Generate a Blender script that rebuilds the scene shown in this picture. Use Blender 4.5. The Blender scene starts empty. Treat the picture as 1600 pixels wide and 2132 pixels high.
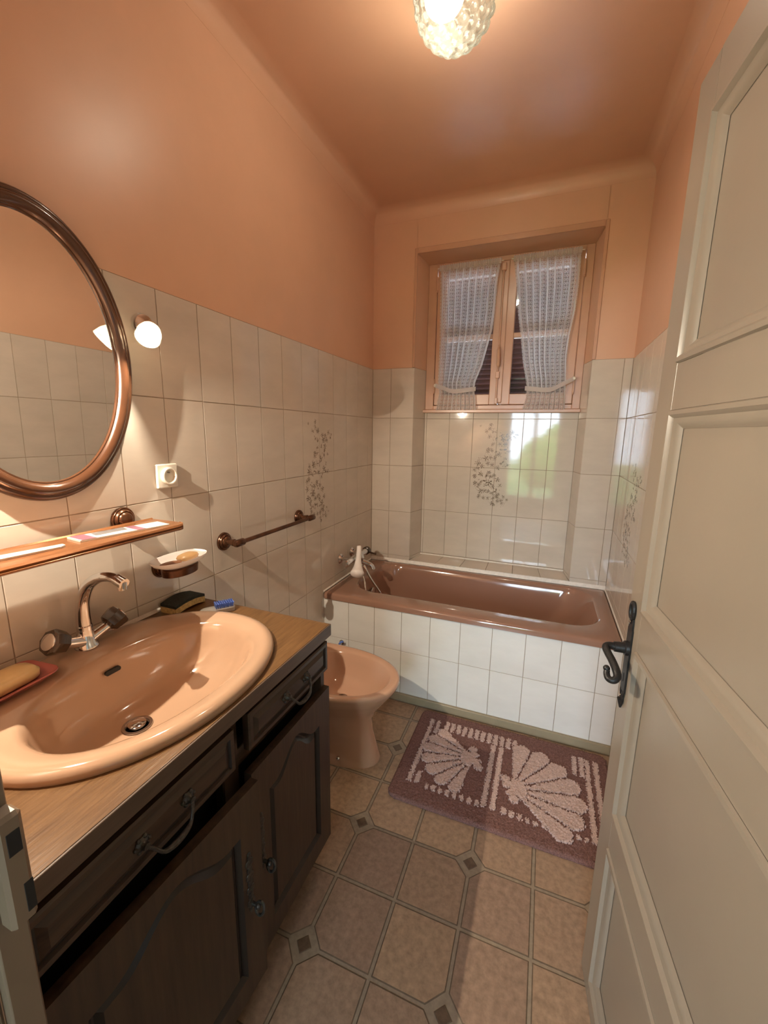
import bpy, math, random
from mathutils import Vector, Matrix

random.seed(7)
PI = math.pi
SC = bpy.context.scene
COL = SC.collection

# ------------------------------------------------------------------ camera
cam_d = bpy.data.cameras.new('camera')
cam_d.sensor_fit = 'HORIZONTAL'
cam_d.sensor_width = 36.0
cam_d.lens = 36.0 * 858.28 / 1600.0
cam_d.clip_start = 0.01
cam = bpy.data.objects.new('camera', cam_d)
COL.objects.link(cam)
cam.location = (1.0853, -0.9472, 1.4058)
_yaw, _pitch, _roll = 0.3727, -0.1910, -0.0150
_R = (Matrix.Rotation(_yaw, 3, 'Z') @ Matrix.Rotation(_pitch, 3, 'X') @ Matrix.Rotation(_roll, 3, 'Y')
      @ Matrix.Rotation(PI / 2, 3, 'X'))
cam.rotation_euler = _R.to_euler()
SC.camera = cam

# ------------------------------------------------------------------ world, light, exposure
EXPOSURE = 0.20
SKY_STRENGTH = 24.0
SKY_COLOR = (0.68, 0.84, 1.0)
CEILING_LAMP_W = 13.5
SPOT_W = 50.0
LAMP_COLOR = (1.0, 0.88, 0.72)
SPOT_COLOR = (1.0, 0.87, 0.68)

world = bpy.data.worlds.new('sky')
SC.world = world
world.use_nodes = True
_bg = world.node_tree.nodes['Background']
_bg.inputs[0].default_value = (*SKY_COLOR, 1)
_bg.inputs[1].default_value = SKY_STRENGTH
SC.view_settings.view_transform = 'Standard'
SC.view_settings.look = 'None'
SC.view_settings.gamma = 1.0
SC.view_settings.use_curve_mapping = False
SC.view_settings.exposure = EXPOSURE
SC.cycles.max_bounces = 8


def portal(name, loc, rot, sx, sy):
    d = bpy.data.lights.new(name, 'AREA')
    d.shape = 'RECTANGLE'
    d.size, d.size_y = sx, sy
    d.cycles.is_portal = True
    o = bpy.data.objects.new(name, d)
    COL.objects.link(o)
    o.location = loc
    o.rotation_euler = rot
    return o


def point_light(name, loc, watts, color, radius, parent=None):
    d = bpy.data.lights.new(name, 'POINT')
    d.energy = watts
    d.color = color
    d.shadow_soft_size = radius
    o = bpy.data.objects.new(name, d)
    COL.objects.link(o)
    o.location = loc
    if parent is not None:
        attach(o, parent)
    return o


# daylight enters by the garden door of the hall behind the camera and by the bathroom window
portal('hall_window_daylight', (0.84, -3.19, 1.2), (PI / 2, 0, 0), 0.86, 1.9)
portal('bathroom_window_daylight', (0.775, 1.94, 1.98), (-PI / 2, 0, 0), 0.9, 0.86)


# ------------------------------------------------------------------ materials
def nt(m):
    return m.node_tree.nodes, m.node_tree.links


def mat(name, color, rough=0.5, metal=0.0, spec=0.5, noise=None, bump=None, coat=0.0, rand=None,
        stretch=(1, 1, 1), rot=(0, 0, 0), emit=None, sss=0.0, trans=0.0, color2=None):
    m = bpy.data.materials.new(name)
    m.use_nodes = True
    n, l = nt(m)
    b = n['Principled BSDF']
    b.inputs['Base Color'].default_value = (*color, 1)
    b.inputs['Roughness'].default_value = rough
    b.inputs['Metallic'].default_value = metal
    b.inputs['Specular IOR Level'].default_value = spec
    if coat:
        b.inputs['Coat Weight'].default_value = coat
        b.inputs['Coat Roughness'].default_value = 0.08
    if trans:
        b.inputs['Transmission Weight'].default_value = trans
    if emit:
        b.inputs['Emission Color'].default_value = (*emit[0], 1)
        b.inputs['Emission Strength'].default_value = emit[1]
    if noise or bump:
        geo = n.new('ShaderNodeNewGeometry')
        mp = n.new('ShaderNodeMapping')
        mp.inputs['Scale'].default_value = stretch
        mp.inputs['Rotation'].default_value = rot
        l.new(geo.outputs['Position'], mp.inputs['Vector'])
    if noise or rand:
        src = None
        if noise:
            t = n.new('ShaderNodeTexNoise')
            t.inputs['Scale'].default_value = noise[0]
            t.inputs['Detail'].default_value = noise[2] if len(noise) > 2 else 4
            t.inputs['Roughness'].default_value = 0.6
            l.new(mp.outputs[0], t.inputs['Vector'])
            r = n.new('ShaderNodeValToRGB')
            c2 = color2 or tuple(c * (1 - noise[1]) for c in color)
            c1 = color if color2 else tuple(min(1, c * (1 + noise[1] * 0.6)) for c in color)
            r.color_ramp.elements[0].position = 0.3
            r.color_ramp.elements[1].position = 0.7
            r.color_ramp.elements[0].color = (*c2, 1)
            r.color_ramp.elements[1].color = (*c1, 1)
            l.new(t.outputs['Fac'], r.inputs['Fac'])
            src = r.outputs['Color']
        if rand:
            oi = n.new('ShaderNodeObjectInfo')
            rr = n.new('ShaderNodeValToRGB')
            rr.color_ramp.elements[0].color = (*rand[0], 1)
            rr.color_ramp.elements[1].color = (*rand[1], 1)
            l.new(oi.outputs['Random'], rr.inputs['Fac'])
            if src is None:
                src = rr.outputs['Color']
            else:
                mx = n.new('ShaderNodeMix')
                mx.data_type = 'RGBA'
                mx.blend_type = 'MULTIPLY'
                mx.inputs[0].default_value = 1.0
                l.new(src, mx.inputs[6])
                l.new(rr.outputs['Color'], mx.inputs[7])
                src = mx.outputs[2]
        l.new(src, b.inputs['Base Color'])
    if bump:
        t = n.new('ShaderNodeTexNoise')
        t.inputs['Scale'].default_value = bump[0]
        t.inputs['Detail'].default_value = bump[2] if len(bump) > 2 else 3
        l.new(mp.outputs[0], t.inputs['Vector'])
        bp = n.new('ShaderNodeBump')
        bp.inputs['Strength'].default_value = bump[1]
        bp.inputs['Distance'].default_value = 0.002
        l.new(t.outputs['Fac'], bp.inputs['Height'])
        l.new(bp.outputs['Normal'], b.inputs['Normal'])
    return m


M = {}
PEACH = (0.70, 0.425, 0.28)
M['paint'] = mat('peach_paint', PEACH, 0.37, noise=(3, 0.05), bump=(60, 0.06, 2))
M['frame_paint'] = mat('peach_gloss_paint', (0.60, 0.352, 0.232), 0.28, noise=(8, 0.06), bump=(90, 0.05))
M['grout'] = mat('tan_grout', (0.36, 0.27, 0.19), 0.8, noise=(40, 0.15))
M['tile'] = mat('cream_tile', (0.66, 0.585, 0.50), 0.055, noise=(5, 0.07, 5), bump=(16, 0.045, 4),
                rand=((0.95, 0.94, 0.93), (1, 1, 1)), stretch=(1.0, 1.0, 2.6), rot=(0.9, 0.9, 0.0))
M['bath_tile'] = mat('white_tile', (0.85, 0.83, 0.79), 0.09, noise=(5, 0.05, 5), bump=(16, 0.06, 4),
                     rand=((0.96, 0.96, 0.96), (1, 1, 1)), stretch=(1.0, 1.0, 2.6), rot=(0.9, 0.9, 0.0))
M['plinth'] = mat('olive_beige_plinth', (0.36, 0.30, 0.20), 0.35, noise=(12, 0.08))
M['caulk'] = mat('white_caulk', (0.82, 0.76, 0.68), 0.45, noise=(60, 0.1))
M['tub'] = mat('rose_brown_enamel', (0.33, 0.180, 0.125), 0.09, noise=(3, 0.03), coat=0.5)
M['ceramic'] = mat('peach_ceramic', (0.42, 0.268, 0.175), 0.10, noise=(3, 0.03), coat=0.5)
M['bidet'] = mat('salmon_ceramic', (0.62, 0.37, 0.25), 0.10, noise=(3, 0.03), coat=0.5)
M['chrome'] = mat('chrome', (0.75, 0.75, 0.76), 0.08, 1.0, noise=(8, 0.05))
M['dark_chrome'] = mat('drain_metal', (0.45, 0.43, 0.42), 0.22, 1.0, noise=(30, 0.15))
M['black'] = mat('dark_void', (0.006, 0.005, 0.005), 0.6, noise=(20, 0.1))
M['iron'] = mat('black_iron', (0.022, 0.020, 0.020), 0.42, 0.3, noise=(60, 0.3), bump=(160, 0.25))
M['smoked'] = mat('smoked_acrylic', (0.05, 0.028, 0.016), 0.10, noise=(20, 0.3), coat=0.6)
M['bronze'] = mat('dark_copper', (0.17, 0.078, 0.040), 0.24, 0.7, noise=(20, 0.35), color2=(0.06, 0.025, 0.015))
M['copperwood'] = mat('copper_lacquer', (0.34, 0.145, 0.055), 0.22, 0.45, noise=(9, 0.4), stretch=(8, 0.6, 8),
                      color2=(0.16, 0.06, 0.025))
M['mirror_frame'] = mat('bronze_frame', (0.075, 0.030, 0.014), 0.20, 0.15, noise=(10, 0.25), coat=0.6)
M['white_plastic'] = mat('white_plastic', (0.78, 0.72, 0.62), 0.3, noise=(20, 0.03))
M['shower_white'] = mat('white_shower_plastic', (0.90, 0.84, 0.80), 0.18, noise=(20, 0.03))
M['door_paint'] = mat('cream_gloss_paint', (0.275, 0.228, 0.178), 0.30, noise=(4, 0.04), bump=(30, 0.05))
M['jamb_paint'] = mat('beige_gloss_paint', (0.20, 0.138, 0.092), 0.35, noise=(5, 0.08), bump=(30, 0.08))
M['white_paint'] = mat('white_wall_paint', (0.62, 0.59, 0.54), 0.6, noise=(4, 0.04))
M['soap_yellow'] = mat('ivory_soap', (0.66, 0.47, 0.22), 0.35, noise=(18, 0.1))
M['soap_brown'] = mat('brown_soap', (0.33, 0.14, 0.07), 0.35, noise=(18, 0.15))
M['soap_tan'] = mat('tan_soap', (0.60, 0.36, 0.16), 0.35, noise=(18, 0.1))
M['red_plastic'] = mat('coral_plastic', (0.40, 0.115, 0.10), 0.25, noise=(12, 0.05))
M['foam'] = mat('yellow_foam', (0.58, 0.42, 0.17), 0.9, noise=(120, 0.35), bump=(300, 0.8))
M['scour'] = mat('green_black_scourer', (0.022, 0.028, 0.022), 0.9, noise=(200, 0.5), bump=(260, 1.0))
M['clear_plastic'] = mat('translucent_plastic', (0.62, 0.58, 0.52), 0.18, noise=(30, 0.05), trans=0.35)
M['bristle'] = mat('blue_bristle', (0.15, 0.28, 0.85), 0.4, noise=(200, 0.25))
M['paper_white'] = mat('white_card', (0.50, 0.46, 0.40), 0.5, noise=(30, 0.03))
M['paper_mauve'] = mat('mauve_print', (0.20, 0.085, 0.115), 0.4, noise=(50, 0.3))
M['paper_grey'] = mat('grey_print', (0.13, 0.12, 0.12), 0.4, noise=(50, 0.3))
M['print_dark'] = mat('brown_flower_print', (0.20, 0.145, 0.105), 0.14, noise=(150, 0.3))
M['print_light'] = mat('taupe_flower_print', (0.40, 0.32, 0.25), 0.14, noise=(150, 0.25))
M['pewter'] = mat('aged_pewter', (0.075, 0.066, 0.058), 0.38, 0.7, noise=(120, 0.5), bump=(200, 0.5))
M['counter'] = mat('oak_laminate', (0.165, 0.086, 0.034), 0.28, noise=(22, 0.3, 6), bump=(26, 0.18),
                   stretch=(9, 0.7, 9), color2=(0.095, 0.045, 0.017))
M['counter_edge'] = mat('dark_laminate_edge', (0.10, 0.062, 0.042), 0.4, noise=(14, 0.25, 5), stretch=(9, 0.6, 9))
M['wood_v'] = mat('walnut_vertical', (0.062, 0.033, 0.017), 0.38, noise=(10, 0.4, 6), bump=(20, 0.15),
                  stretch=(7, 7, 0.5), color2=(0.026, 0.013, 0.007))
M['wood_h'] = mat('walnut_horizontal', (0.062, 0.033, 0.017), 0.38, noise=(10, 0.4, 6), bump=(20, 0.15),
                  stretch=(7, 0.5, 7), color2=(0.026, 0.013, 0.007))
M['wood_groove'] = mat('dark_groove', (0.016, 0.009, 0.006), 0.45, noise=(20, 0.3))  # darker tone than the walnut faces, for grooves and door panel bevels
M['shutter'] = mat('brown_shutter_wood', (0.075, 0.024, 0.018), 0.5, noise=(8, 0.3), stretch=(0.6, 5, 8))
M['floor_joint'] = mat('pale_vinyl_joint', (0.285, 0.22, 0.155), 0.42, noise=(60, 0.2))
M['floor_tile'] = mat('vinyl_tile', (0.47, 0.325, 0.22), 0.36, noise=(55, 0.30, 8), bump=(90, 0.15),
                      rand=((0.60, 0.56, 0.58), (0.80, 0.76, 0.70)))
M['floor_edge'] = mat('vinyl_tile_edge', (0.13, 0.088, 0.055), 0.5, noise=(60, 0.25))
M['floor_diamond'] = mat('brown_vinyl_inset', (0.125, 0.078, 0.048), 0.38, noise=(70, 0.3))
M['rug'] = mat('mauve_pile', (0.225, 0.120, 0.104), 0.95, spec=0.1, noise=(260, 0.45, 3), bump=(420, 1.0))
M['rug_light'] = mat('pale_pink_pile', (0.62, 0.45, 0.40), 0.95, spec=0.1, noise=(260, 0.3, 3), bump=(420, 1.0))
M['lawn'] = mat('lawn_green', (0.10, 0.22, 0.04), 0.9, noise=(6, 0.4))
M['hedge'] = mat('hedge_green', (0.16, 0.30, 0.05), 0.8, noise=(9, 0.5))
M['hall_floor'] = mat('hall_floorboards', (0.30, 0.20, 0.12), 0.5, noise=(4, 0.2))
M['bulb'] = mat('bulb_glow', (1, 0.95, 0.85), 0.5, emit=((1.0, 0.92, 0.74), 9.0), noise=(5, 0.02))
M['spot_bulb'] = mat('spot_bulb_glow', (1, 0.95, 0.85), 0.5, emit=((1.0, 0.86, 0.66), 22.0), noise=(5, 0.02))

# mirror glass
M['mirror'] = mat('silvered_glass', (0.80, 0.80, 0.78), 0.008, 1.0, noise=(2, 0.02))

# window glass
m = bpy.data.materials.new('window_glass')
m.use_nodes = True
n, l = nt(m)
out = n['Material Output']
n.remove(n['Principled BSDF'])
tr = n.new('ShaderNodeBsdfTransparent')
tr.inputs[0].default_value = (0.94, 0.96, 0.97, 1)
gl = n.new('ShaderNodeBsdfGlossy')
gl.inputs['Roughness'].default_value = 0.01
fr = n.new('ShaderNodeFresnel')
fr.inputs[0].default_value = 1.5
mx = n.new('ShaderNodeMixShader')
l.new(fr.outputs[0], mx.inputs[0])
l.new(tr.outputs[0], mx.inputs[1])
l.new(gl.outputs[0], mx.inputs[2])
l.new(mx.outputs[0], out.inputs['Surface'])
M['glass'] = m


def thin_glass(name, trans_col, diff_col, f_trans, f_gloss, rough=0.1):
    m = bpy.data.materials.new(name)
    m.use_nodes = True
    n, l = nt(m)
    out = n['Material Output']
    n.remove(n['Principled BSDF'])
    tr = n.new('ShaderNodeBsdfTransparent')
    tr.inputs[0].default_value = (*trans_col, 1)
    tl = n.new('ShaderNodeBsdfTranslucent')
    tl.inputs[0].default_value = (*diff_col, 1)
    df = n.new('ShaderNodeBsdfDiffuse')
    df.inputs[0].default_value = (*diff_col, 1)
    a = n.new('ShaderNodeMixShader')
    a.inputs[0].default_value = 0.5
    l.new(tl.outputs[0], a.inputs[1])
    l.new(df.outputs[0], a.inputs[2])
    b = n.new('ShaderNodeMixShader')
    b.inputs[0].default_value = f_trans
    l.new(a.outputs[0], b.inputs[1])
    l.new(tr.outputs[0], b.inputs[2])
    g = n.new('ShaderNodeBsdfGlossy')
    g.inputs['Roughness'].default_value = rough
    c = n.new('ShaderNodeMixShader')
    c.inputs[0].default_value = f_gloss
    l.new(b.outputs[0], c.inputs[1])
    l.new(g.outputs[0], c.inputs[2])
    l.new(c.outputs[0], out.inputs['Surface'])
    return m


M['globe'] = thin_glass('bubble_glass', (0.95, 0.96, 0.92), (0.060, 0.062, 0.052), 0.60, 0.12, 0.05)
M['spot_cup'] = thin_glass('frosted_spot_shade', (0.9, 0.85, 0.75), (0.22, 0.20, 0.17), 0.08, 0.10, 0.15)

# lace: woven bands and open ring pattern on the curtain's own UV map
m = bpy.data.materials.new('white_lace')
m.use_nodes = True
n, l = nt(m)
out = n['Material Output']
n.remove(n['Principled BSDF'])
uv = n.new('ShaderNodeUVMap')
uv.uv_map = 'UVMap'
sep = n.new('ShaderNodeSeparateXYZ')
l.new(uv.outputs[0], sep.inputs[0])


def math_node(op, a, b=None, c=None):
    nd = n.new('ShaderNodeMath')
    nd.operation = op
    for i, v in enumerate((a, b, c)):
        if v is None:
            continue
        if isinstance(v, (int, float)):
            nd.inputs[i].default_value = v
        else:
            l.new(v, nd.inputs[i])
    return nd.outputs[0]


# uv in metres of cloth: vertical bands every 7 cm, rings every 2.2 cm inside the open bands
band = math_node('PINGPONG', sep.outputs[0], 0.035)
band_solid = math_node('GREATER_THAN', band, 0.019)
fx = math_node('SUBTRACT', math_node('FRACT', math_node('MULTIPLY', sep.outputs[0], 1 / 0.0175)), 0.5)
fy = math_node('SUBTRACT', math_node('FRACT', math_node('MULTIPLY', sep.outputs[1], 1 / 0.0200)), 0.5)
rr = math_node('SQRT', math_node('ADD', math_node('MULTIPLY', fx, fx), math_node('MULTIPLY', fy, fy)))
ring = math_node('LESS_THAN', math_node('ABSOLUTE', math_node('SUBTRACT', rr, 0.33)), 0.10)
dot = math_node('LESS_THAN', rr, 0.10)
net_x = math_node('LESS_THAN', math_node('FRACT', math_node('MULTIPLY', sep.outputs[0], 1 / 0.0045)), 0.22)
net_y = math_node('LESS_THAN', math_node('FRACT', math_node('MULTIPLY', sep.outputs[1], 1 / 0.0045)), 0.22)
lace = math_node('MAXIMUM', math_node('MAXIMUM', ring, dot), math_node('ADD', 0.30, math_node('MULTIPLY', net_x, 0.25)))
open_a = math_node('MULTIPLY', lace, 0.78)
alpha = math_node('ADD', math_node('MULTIPLY', band_solid, 0.90),
                  math_node('MULTIPLY', math_node('SUBTRACT', 1.0, band_solid), open_a))
tr = n.new('ShaderNodeBsdfTransparent')
df = n.new('ShaderNodeBsdfDiffuse')
df.inputs[0].default_value = (0.86, 0.83, 0.82, 1)
tl = n.new('ShaderNodeBsdfTranslucent')
tl.inputs[0].default_value = (0.90, 0.90, 0.92, 1)
m1 = n.new('ShaderNodeMixShader')
m1.inputs[0].default_value = 0.5
l.new(df.outputs[0], m1.inputs[1])
l.new(tl.outputs[0], m1.inputs[2])
m2 = n.new('ShaderNodeMixShader')
l.new(alpha, m2.inputs[0])
l.new(tr.outputs[0], m2.inputs[1])
l.new(m1.outputs[0], m2.inputs[2])
l.new(m2.outputs[0], out.inputs['Surface'])
M['lace'] = m
M['lace_band'] = thin_glass('lace_band', (1, 1, 1), (0.82, 0.76, 0.73), 0.25, 0.0)

# ------------------------------------------------------------------ object helpers
WORLD = {}


def attach(o, parent):
    """parent o while keeping its world place (no rotations on parents)"""
    w = Vector(o.location)
    o.parent = parent
    o.location = w - WORLD.get(parent.name, Vector((0, 0, 0)))
    WORLD[o.name] = w


def thing(name, label, cat, loc, group=None):
    o = bpy.data.objects.new(name, None)
    o.empty_display_size = 0.05
    COL.objects.link(o)
    o.location = loc
    WORLD[o.name] = Vector(loc)
    o['label'] = label
    o['category'] = cat
    if group:
        o['group'] = group
    return o


def tag(o, label, cat, group=None):
    o['label'] = label
    o['category'] = cat
    if group:
        o['group'] = group
    return o


def struct_empty(name, loc=(0, 0, 0)):
    o = bpy.data.objects.new(name, None)
    COL.objects.link(o)
    o.location = loc
    WORLD[o.name] = Vector(loc)
    o['kind'] = 'structure'
    return o


def finish(me, smooth):
    if smooth:
        me.shade_smooth()
        me.set_sharp_from_angle(angle=math.radians(smooth))
    else:
        me.shade_flat()


class MB:
    """collects geometry for ONE mesh object"""

    def __init__(self):
        self.v, self.f, self.m = [], [], []

    def add(self, verts, faces, mi=0):
        o = len(self.v)
        self.v += [tuple(p) for p in verts]
        self.f += [tuple(i + o for i in f) for f in faces]
        self.m += [mi] * len(faces)
        return self

    def box(self, x0, x1, y0, y1, z0, z1, mi=0):
        v = [(x0, y0, z0), (x1, y0, z0), (x1, y1, z0), (x0, y1, z0), (x0, y0, z1), (x1, y0, z1), (x1, y1, z1), (x0, y1, z1)]
        f = [(0, 3, 2, 1), (4, 5, 6, 7), (0, 1, 5, 4), (1, 2, 6, 5), (2, 3, 7, 6), (3, 0, 4, 7)]
        return self.add(v, f, mi)

    def bbox(self, x0, x1, y0, y1, z0, z1, b=0.002, mi=0):
        """box with chamfered edges"""
        b = min(b, (x1 - x0) / 2.01, (y1 - y0) / 2.01, (z1 - z0) / 2.01)
        vs, idx = [], {}
        for ix in (0, 1):
            for iy in (0, 1):
                for iz in (0, 1):
                    for k in range(3):
                        p = [(x0, x1)[ix], (y0, y1)[iy], (z0, z1)[iz]]
                        s = [1 - 2 * ix, 1 - 2 * iy, 1 - 2 * iz]
                        for j in range(3):
                            if j != k:
                                p[j] += s[j] * b
                        idx[(ix, iy, iz, k)] = len(vs)
                        vs.append(tuple(p))
        fs = []
        for k in range(3):
            a, c = [j for j in range(3) if j != k]
            for side in (0, 1):
                q = []
                for (u, w) in ((0, 0), (1, 0), (1, 1), (0, 1)):
                    t = [0, 0, 0]
                    t[k], t[a], t[c] = side, u, w
                    q.append(idx[(*t, k)])
                fs.append(q)
            for u in (0, 1):
                for w in (0, 1):
                    t0, t1 = [0, 0, 0], [0, 0, 0]
                    t0[a], t0[c], t1[a], t1[c] = u, w, u, w
                    t0[k], t1[k] = 0, 1
                    fs.append([idx[(*t0, a)], idx[(*t1, a)], idx[(*t1, c)], idx[(*t0, c)]])
        for ix in (0, 1):
            for iy in (0, 1):
                for iz in (0, 1):
                    fs.append([idx[(ix, iy, iz, 0)], idx[(ix, iy, iz, 1)], idx[(ix, iy, iz, 2)]])
        # orient outward
        c = Vector(((x0 + x1) / 2, (y0 + y1) / 2, (z0 + z1) / 2))
        ff = []
        for q in fs:
            p = [Vector(vs[i]) for i in q]
            nn = (p[1] - p[0]).cross(p[2] - p[0])
            mid = sum(p, Vector()) / len(p)
            ff.append(tuple(q) if nn.dot(mid - c) >= 0 else tuple(reversed(q)))
        return self.add(vs, ff, mi)

    def prism(self, pts, axis, a, b, mi=0):
        """extrude 2D polygon pts along axis from a to b. pts are in the other two axes in order"""
        k = 'xyz'.index(axis)
        o = [j for j in range(3) if j != k]

        def mk(p, t):
            q = [0, 0, 0]
            q[k] = t
            q[o[0]], q[o[1]] = p
            return tuple(q)
        nn = len(pts)
        v = [mk(p, a) for p in pts] + [mk(p, b) for p in pts]
        f = [tuple(reversed(range(nn))), tuple(range(nn, 2 * nn))]
        f += [(i, (i + 1) % nn, (i + 1) % nn + nn, i + nn) for i in range(nn)]
        return self.add(v, f, mi)

    def lathe(self, prof, c, axis='z', seg=32, mi=0, basis=None, close=True):
        """profile of (r, h) around an axis through c"""
        if basis is None:
            basis = {'z': ((1, 0, 0), (0, 1, 0), (0, 0, 1)), 'x': ((0, 1, 0), (0, 0, 1), (1, 0, 0)),
                     'y': ((0, 0, 1), (1, 0, 0), (0, 1, 0)), '-y': ((1, 0, 0), (0, 0, 1), (0, -1, 0)),
                     '-z': ((0, 1, 0), (1, 0, 0), (0, 0, -1))}[axis]
        U, V, W = (Vector(q) for q in basis)
        c = Vector(c)
        v, f = [], []
        for r, h in prof:
            for i in range(seg):
                a = 2 * PI * i / seg
                v.append(c + U * (r * math.cos(a)) + V * (r * math.sin(a)) + W * h)
        for j in range(len(prof) - 1):
            for i in range(seg):
                i2 = (i + 1) % seg
                f.append((j * seg + i, j * seg + i2, (j + 1) * seg + i2, (j + 1) * seg + i))
        if close:
            f.append(tuple(reversed(range(seg))))
            f.append(tuple(range((len(prof) - 1) * seg, len(prof) * seg)))
        return self.add(v, f, mi)

    def tube(self, pts, rad, seg=12, mi=0, cap=True):
        pts = [Vector(p) for p in pts]
        N = len(pts)
        rads = rad if isinstance(rad, (list, tuple)) else [rad] * N
        tang = []
        for i in range(N):
            t = pts[min(i + 1, N - 1)] - pts[max(i - 1, 0)]
            tang.append(t.normalized())
        up = Vector((0, 0, 1)) if abs(tang[0].z) < 0.9 else Vector((1, 0, 0))
        nrm = (up - tang[0] * up.dot(tang[0])).normalized()
        v, f = [], []
        for i in range(N):
            nrm = (nrm - tang[i] * nrm.dot(tang[i])).normalized()
            bi = tang[i].cross(nrm)
            for k in range(seg):
                a = 2 * PI * k / seg
                v.append(pts[i] + (nrm * math.cos(a) + bi * math.sin(a)) * rads[i])
        for i in range(N - 1):
            for k in range(seg):
                k2 = (k + 1) % seg
                f.append((i * seg + k, i * seg + k2, (i + 1) * seg + k2, (i + 1) * seg + k))
        if cap:
            f.append(tuple(reversed(range(seg))))
            f.append(tuple(range((N - 1) * seg, N * seg)))
        return self.add(v, f, mi)

    def loops(self, loops, cap0=False, cap1=False, mi=0):
        nn = len(loops[0])
        v = [p for lp in loops for p in lp]
        f = []
        for j in range(len(loops) - 1):
            for i in range(nn):
                i2 = (i + 1) % nn
                f.append((j * nn + i, j * nn + i2, (j + 1) * nn + i2, (j + 1) * nn + i))
        if cap0:
            f.append(tuple(reversed(range(nn))))
        if cap1:
            f.append(tuple(range((len(loops) - 1) * nn, len(loops) * nn)))
        return self.add(v, f, mi)

    def sphere(self, c, r, seg=16, rings=10, scale=(1, 1, 1), mi=0):
        prof = [(r * math.sin(PI * i / rings), -r * math.cos(PI * i / rings)) for i in range(rings + 1)]
        prof = [(max(p[0], 1e-5), p[1]) for p in prof]
        o = len(self.v)
        self.lathe(prof, (0, 0, 0), 'z', seg, mi, close=False)
        for i in range(o, len(self.v)):
            p = self.v[i]
            self.v[i] = (c[0] + p[0] * scale[0], c[1] + p[1] * scale[1], c[2] + p[2] * scale[2])
        return self

    def xform(self, fn):
        self.v = [tuple(fn(Vector(p))) for p in self.v]
        return self

    def build(self, name, mats, parent=None, smooth=35, **props):
        me = bpy.data.meshes.new(name)
        me.from_pydata(self.v, [], self.f)
        if not isinstance(mats, (list, tuple)):
            mats = [mats]
        for q in mats:
            me.materials.append(M[q])
        if len(mats) > 1:
            for p, i in zip(me.polygons, self.m):
                p.material_index = i
        me.update()
        finish(me, smooth)
        o = bpy.data.objects.new(name, me)
        COL.objects.link(o)
        if parent is not None:
            attach(o, parent)
        else:
            WORLD[o.name] = Vector((0, 0, 0))
        for k, q in props.items():
            o[k] = q
        return o


def copy_tree(o, delta, parent=None):
    c = o.copy()
    COL.objects.link(c)
    WORLD[c.name] = WORLD.get(o.name, Vector()) + Vector(delta)
    if parent is None:
        c.parent = None
        c.location = Vector(o.location) + Vector(delta)
    else:
        c.parent = parent
    for ch in [q for q in bpy.data.objects if q.parent == o]:
        copy_tree(ch, delta, c)
    return c


def bezier(p0, p1, p2, p3, k=10):
    out = []
    for i in range(k + 1):
        t = i / k
        a = [(1 - t) ** 3 * p0[j] + 3 * (1 - t) ** 2 * t * p1[j] + 3 * (1 - t) * t * t * p2[j] + t ** 3 * p3[j] for j in range(3)]
        out.append(tuple(a))
    return out


def spline(pts, k=6):
    """Catmull-Rom through pts"""
    P = [Vector(p) for p in pts]
    P = [P[0] * 2 - P[1]] + P + [P[-1] * 2 - P[-2]]
    out = []
    for i in range(1, len(P) - 2):
        for s in range(k):
            t = s / k
            a, b, c, d = P[i - 1], P[i], P[i + 1], P[i + 2]
            out.append(0.5 * ((2 * b) + (c - a) * t + (2 * a - 5 * b + 4 * c - d) * t * t + (-a + 3 * b - 3 * c + d) * t ** 3))
    out.append(P[-2])
    return out


def rrect(x0, x1, y0, y1, r, z, k=8):
    """rounded rectangle loop, counter-clockwise"""
    r = min(r, (x1 - x0) / 2.001, (y1 - y0) / 2.001)
    out = []
    for cx, cy, a0 in ((x1 - r, y1 - r, 0), (x0 + r, y1 - r, PI / 2), (x0 + r, y0 + r, PI), (x1 - r, y0 + r, 1.5 * PI)):
        for i in range(k + 1):
            a = a0 + PI / 2 * i / k
            out.append((cx + r * math.cos(a), cy + r * math.sin(a), z))
    return out


def oval(cx, cy, a, b, z, seg=64, e=2.0):
    out = []
    for i in range(seg):
        t = 2 * PI * i / seg
        c, s = math.cos(t), math.sin(t)
        out.append((cx + a * math.copysign(abs(c) ** (2 / e), c), cy + b * math.copysign(abs(s) ** (2 / e), s), z))
    return out


# chamfered tile pieces -------------------------------------------------------
TILE_CACHE = {}


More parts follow.
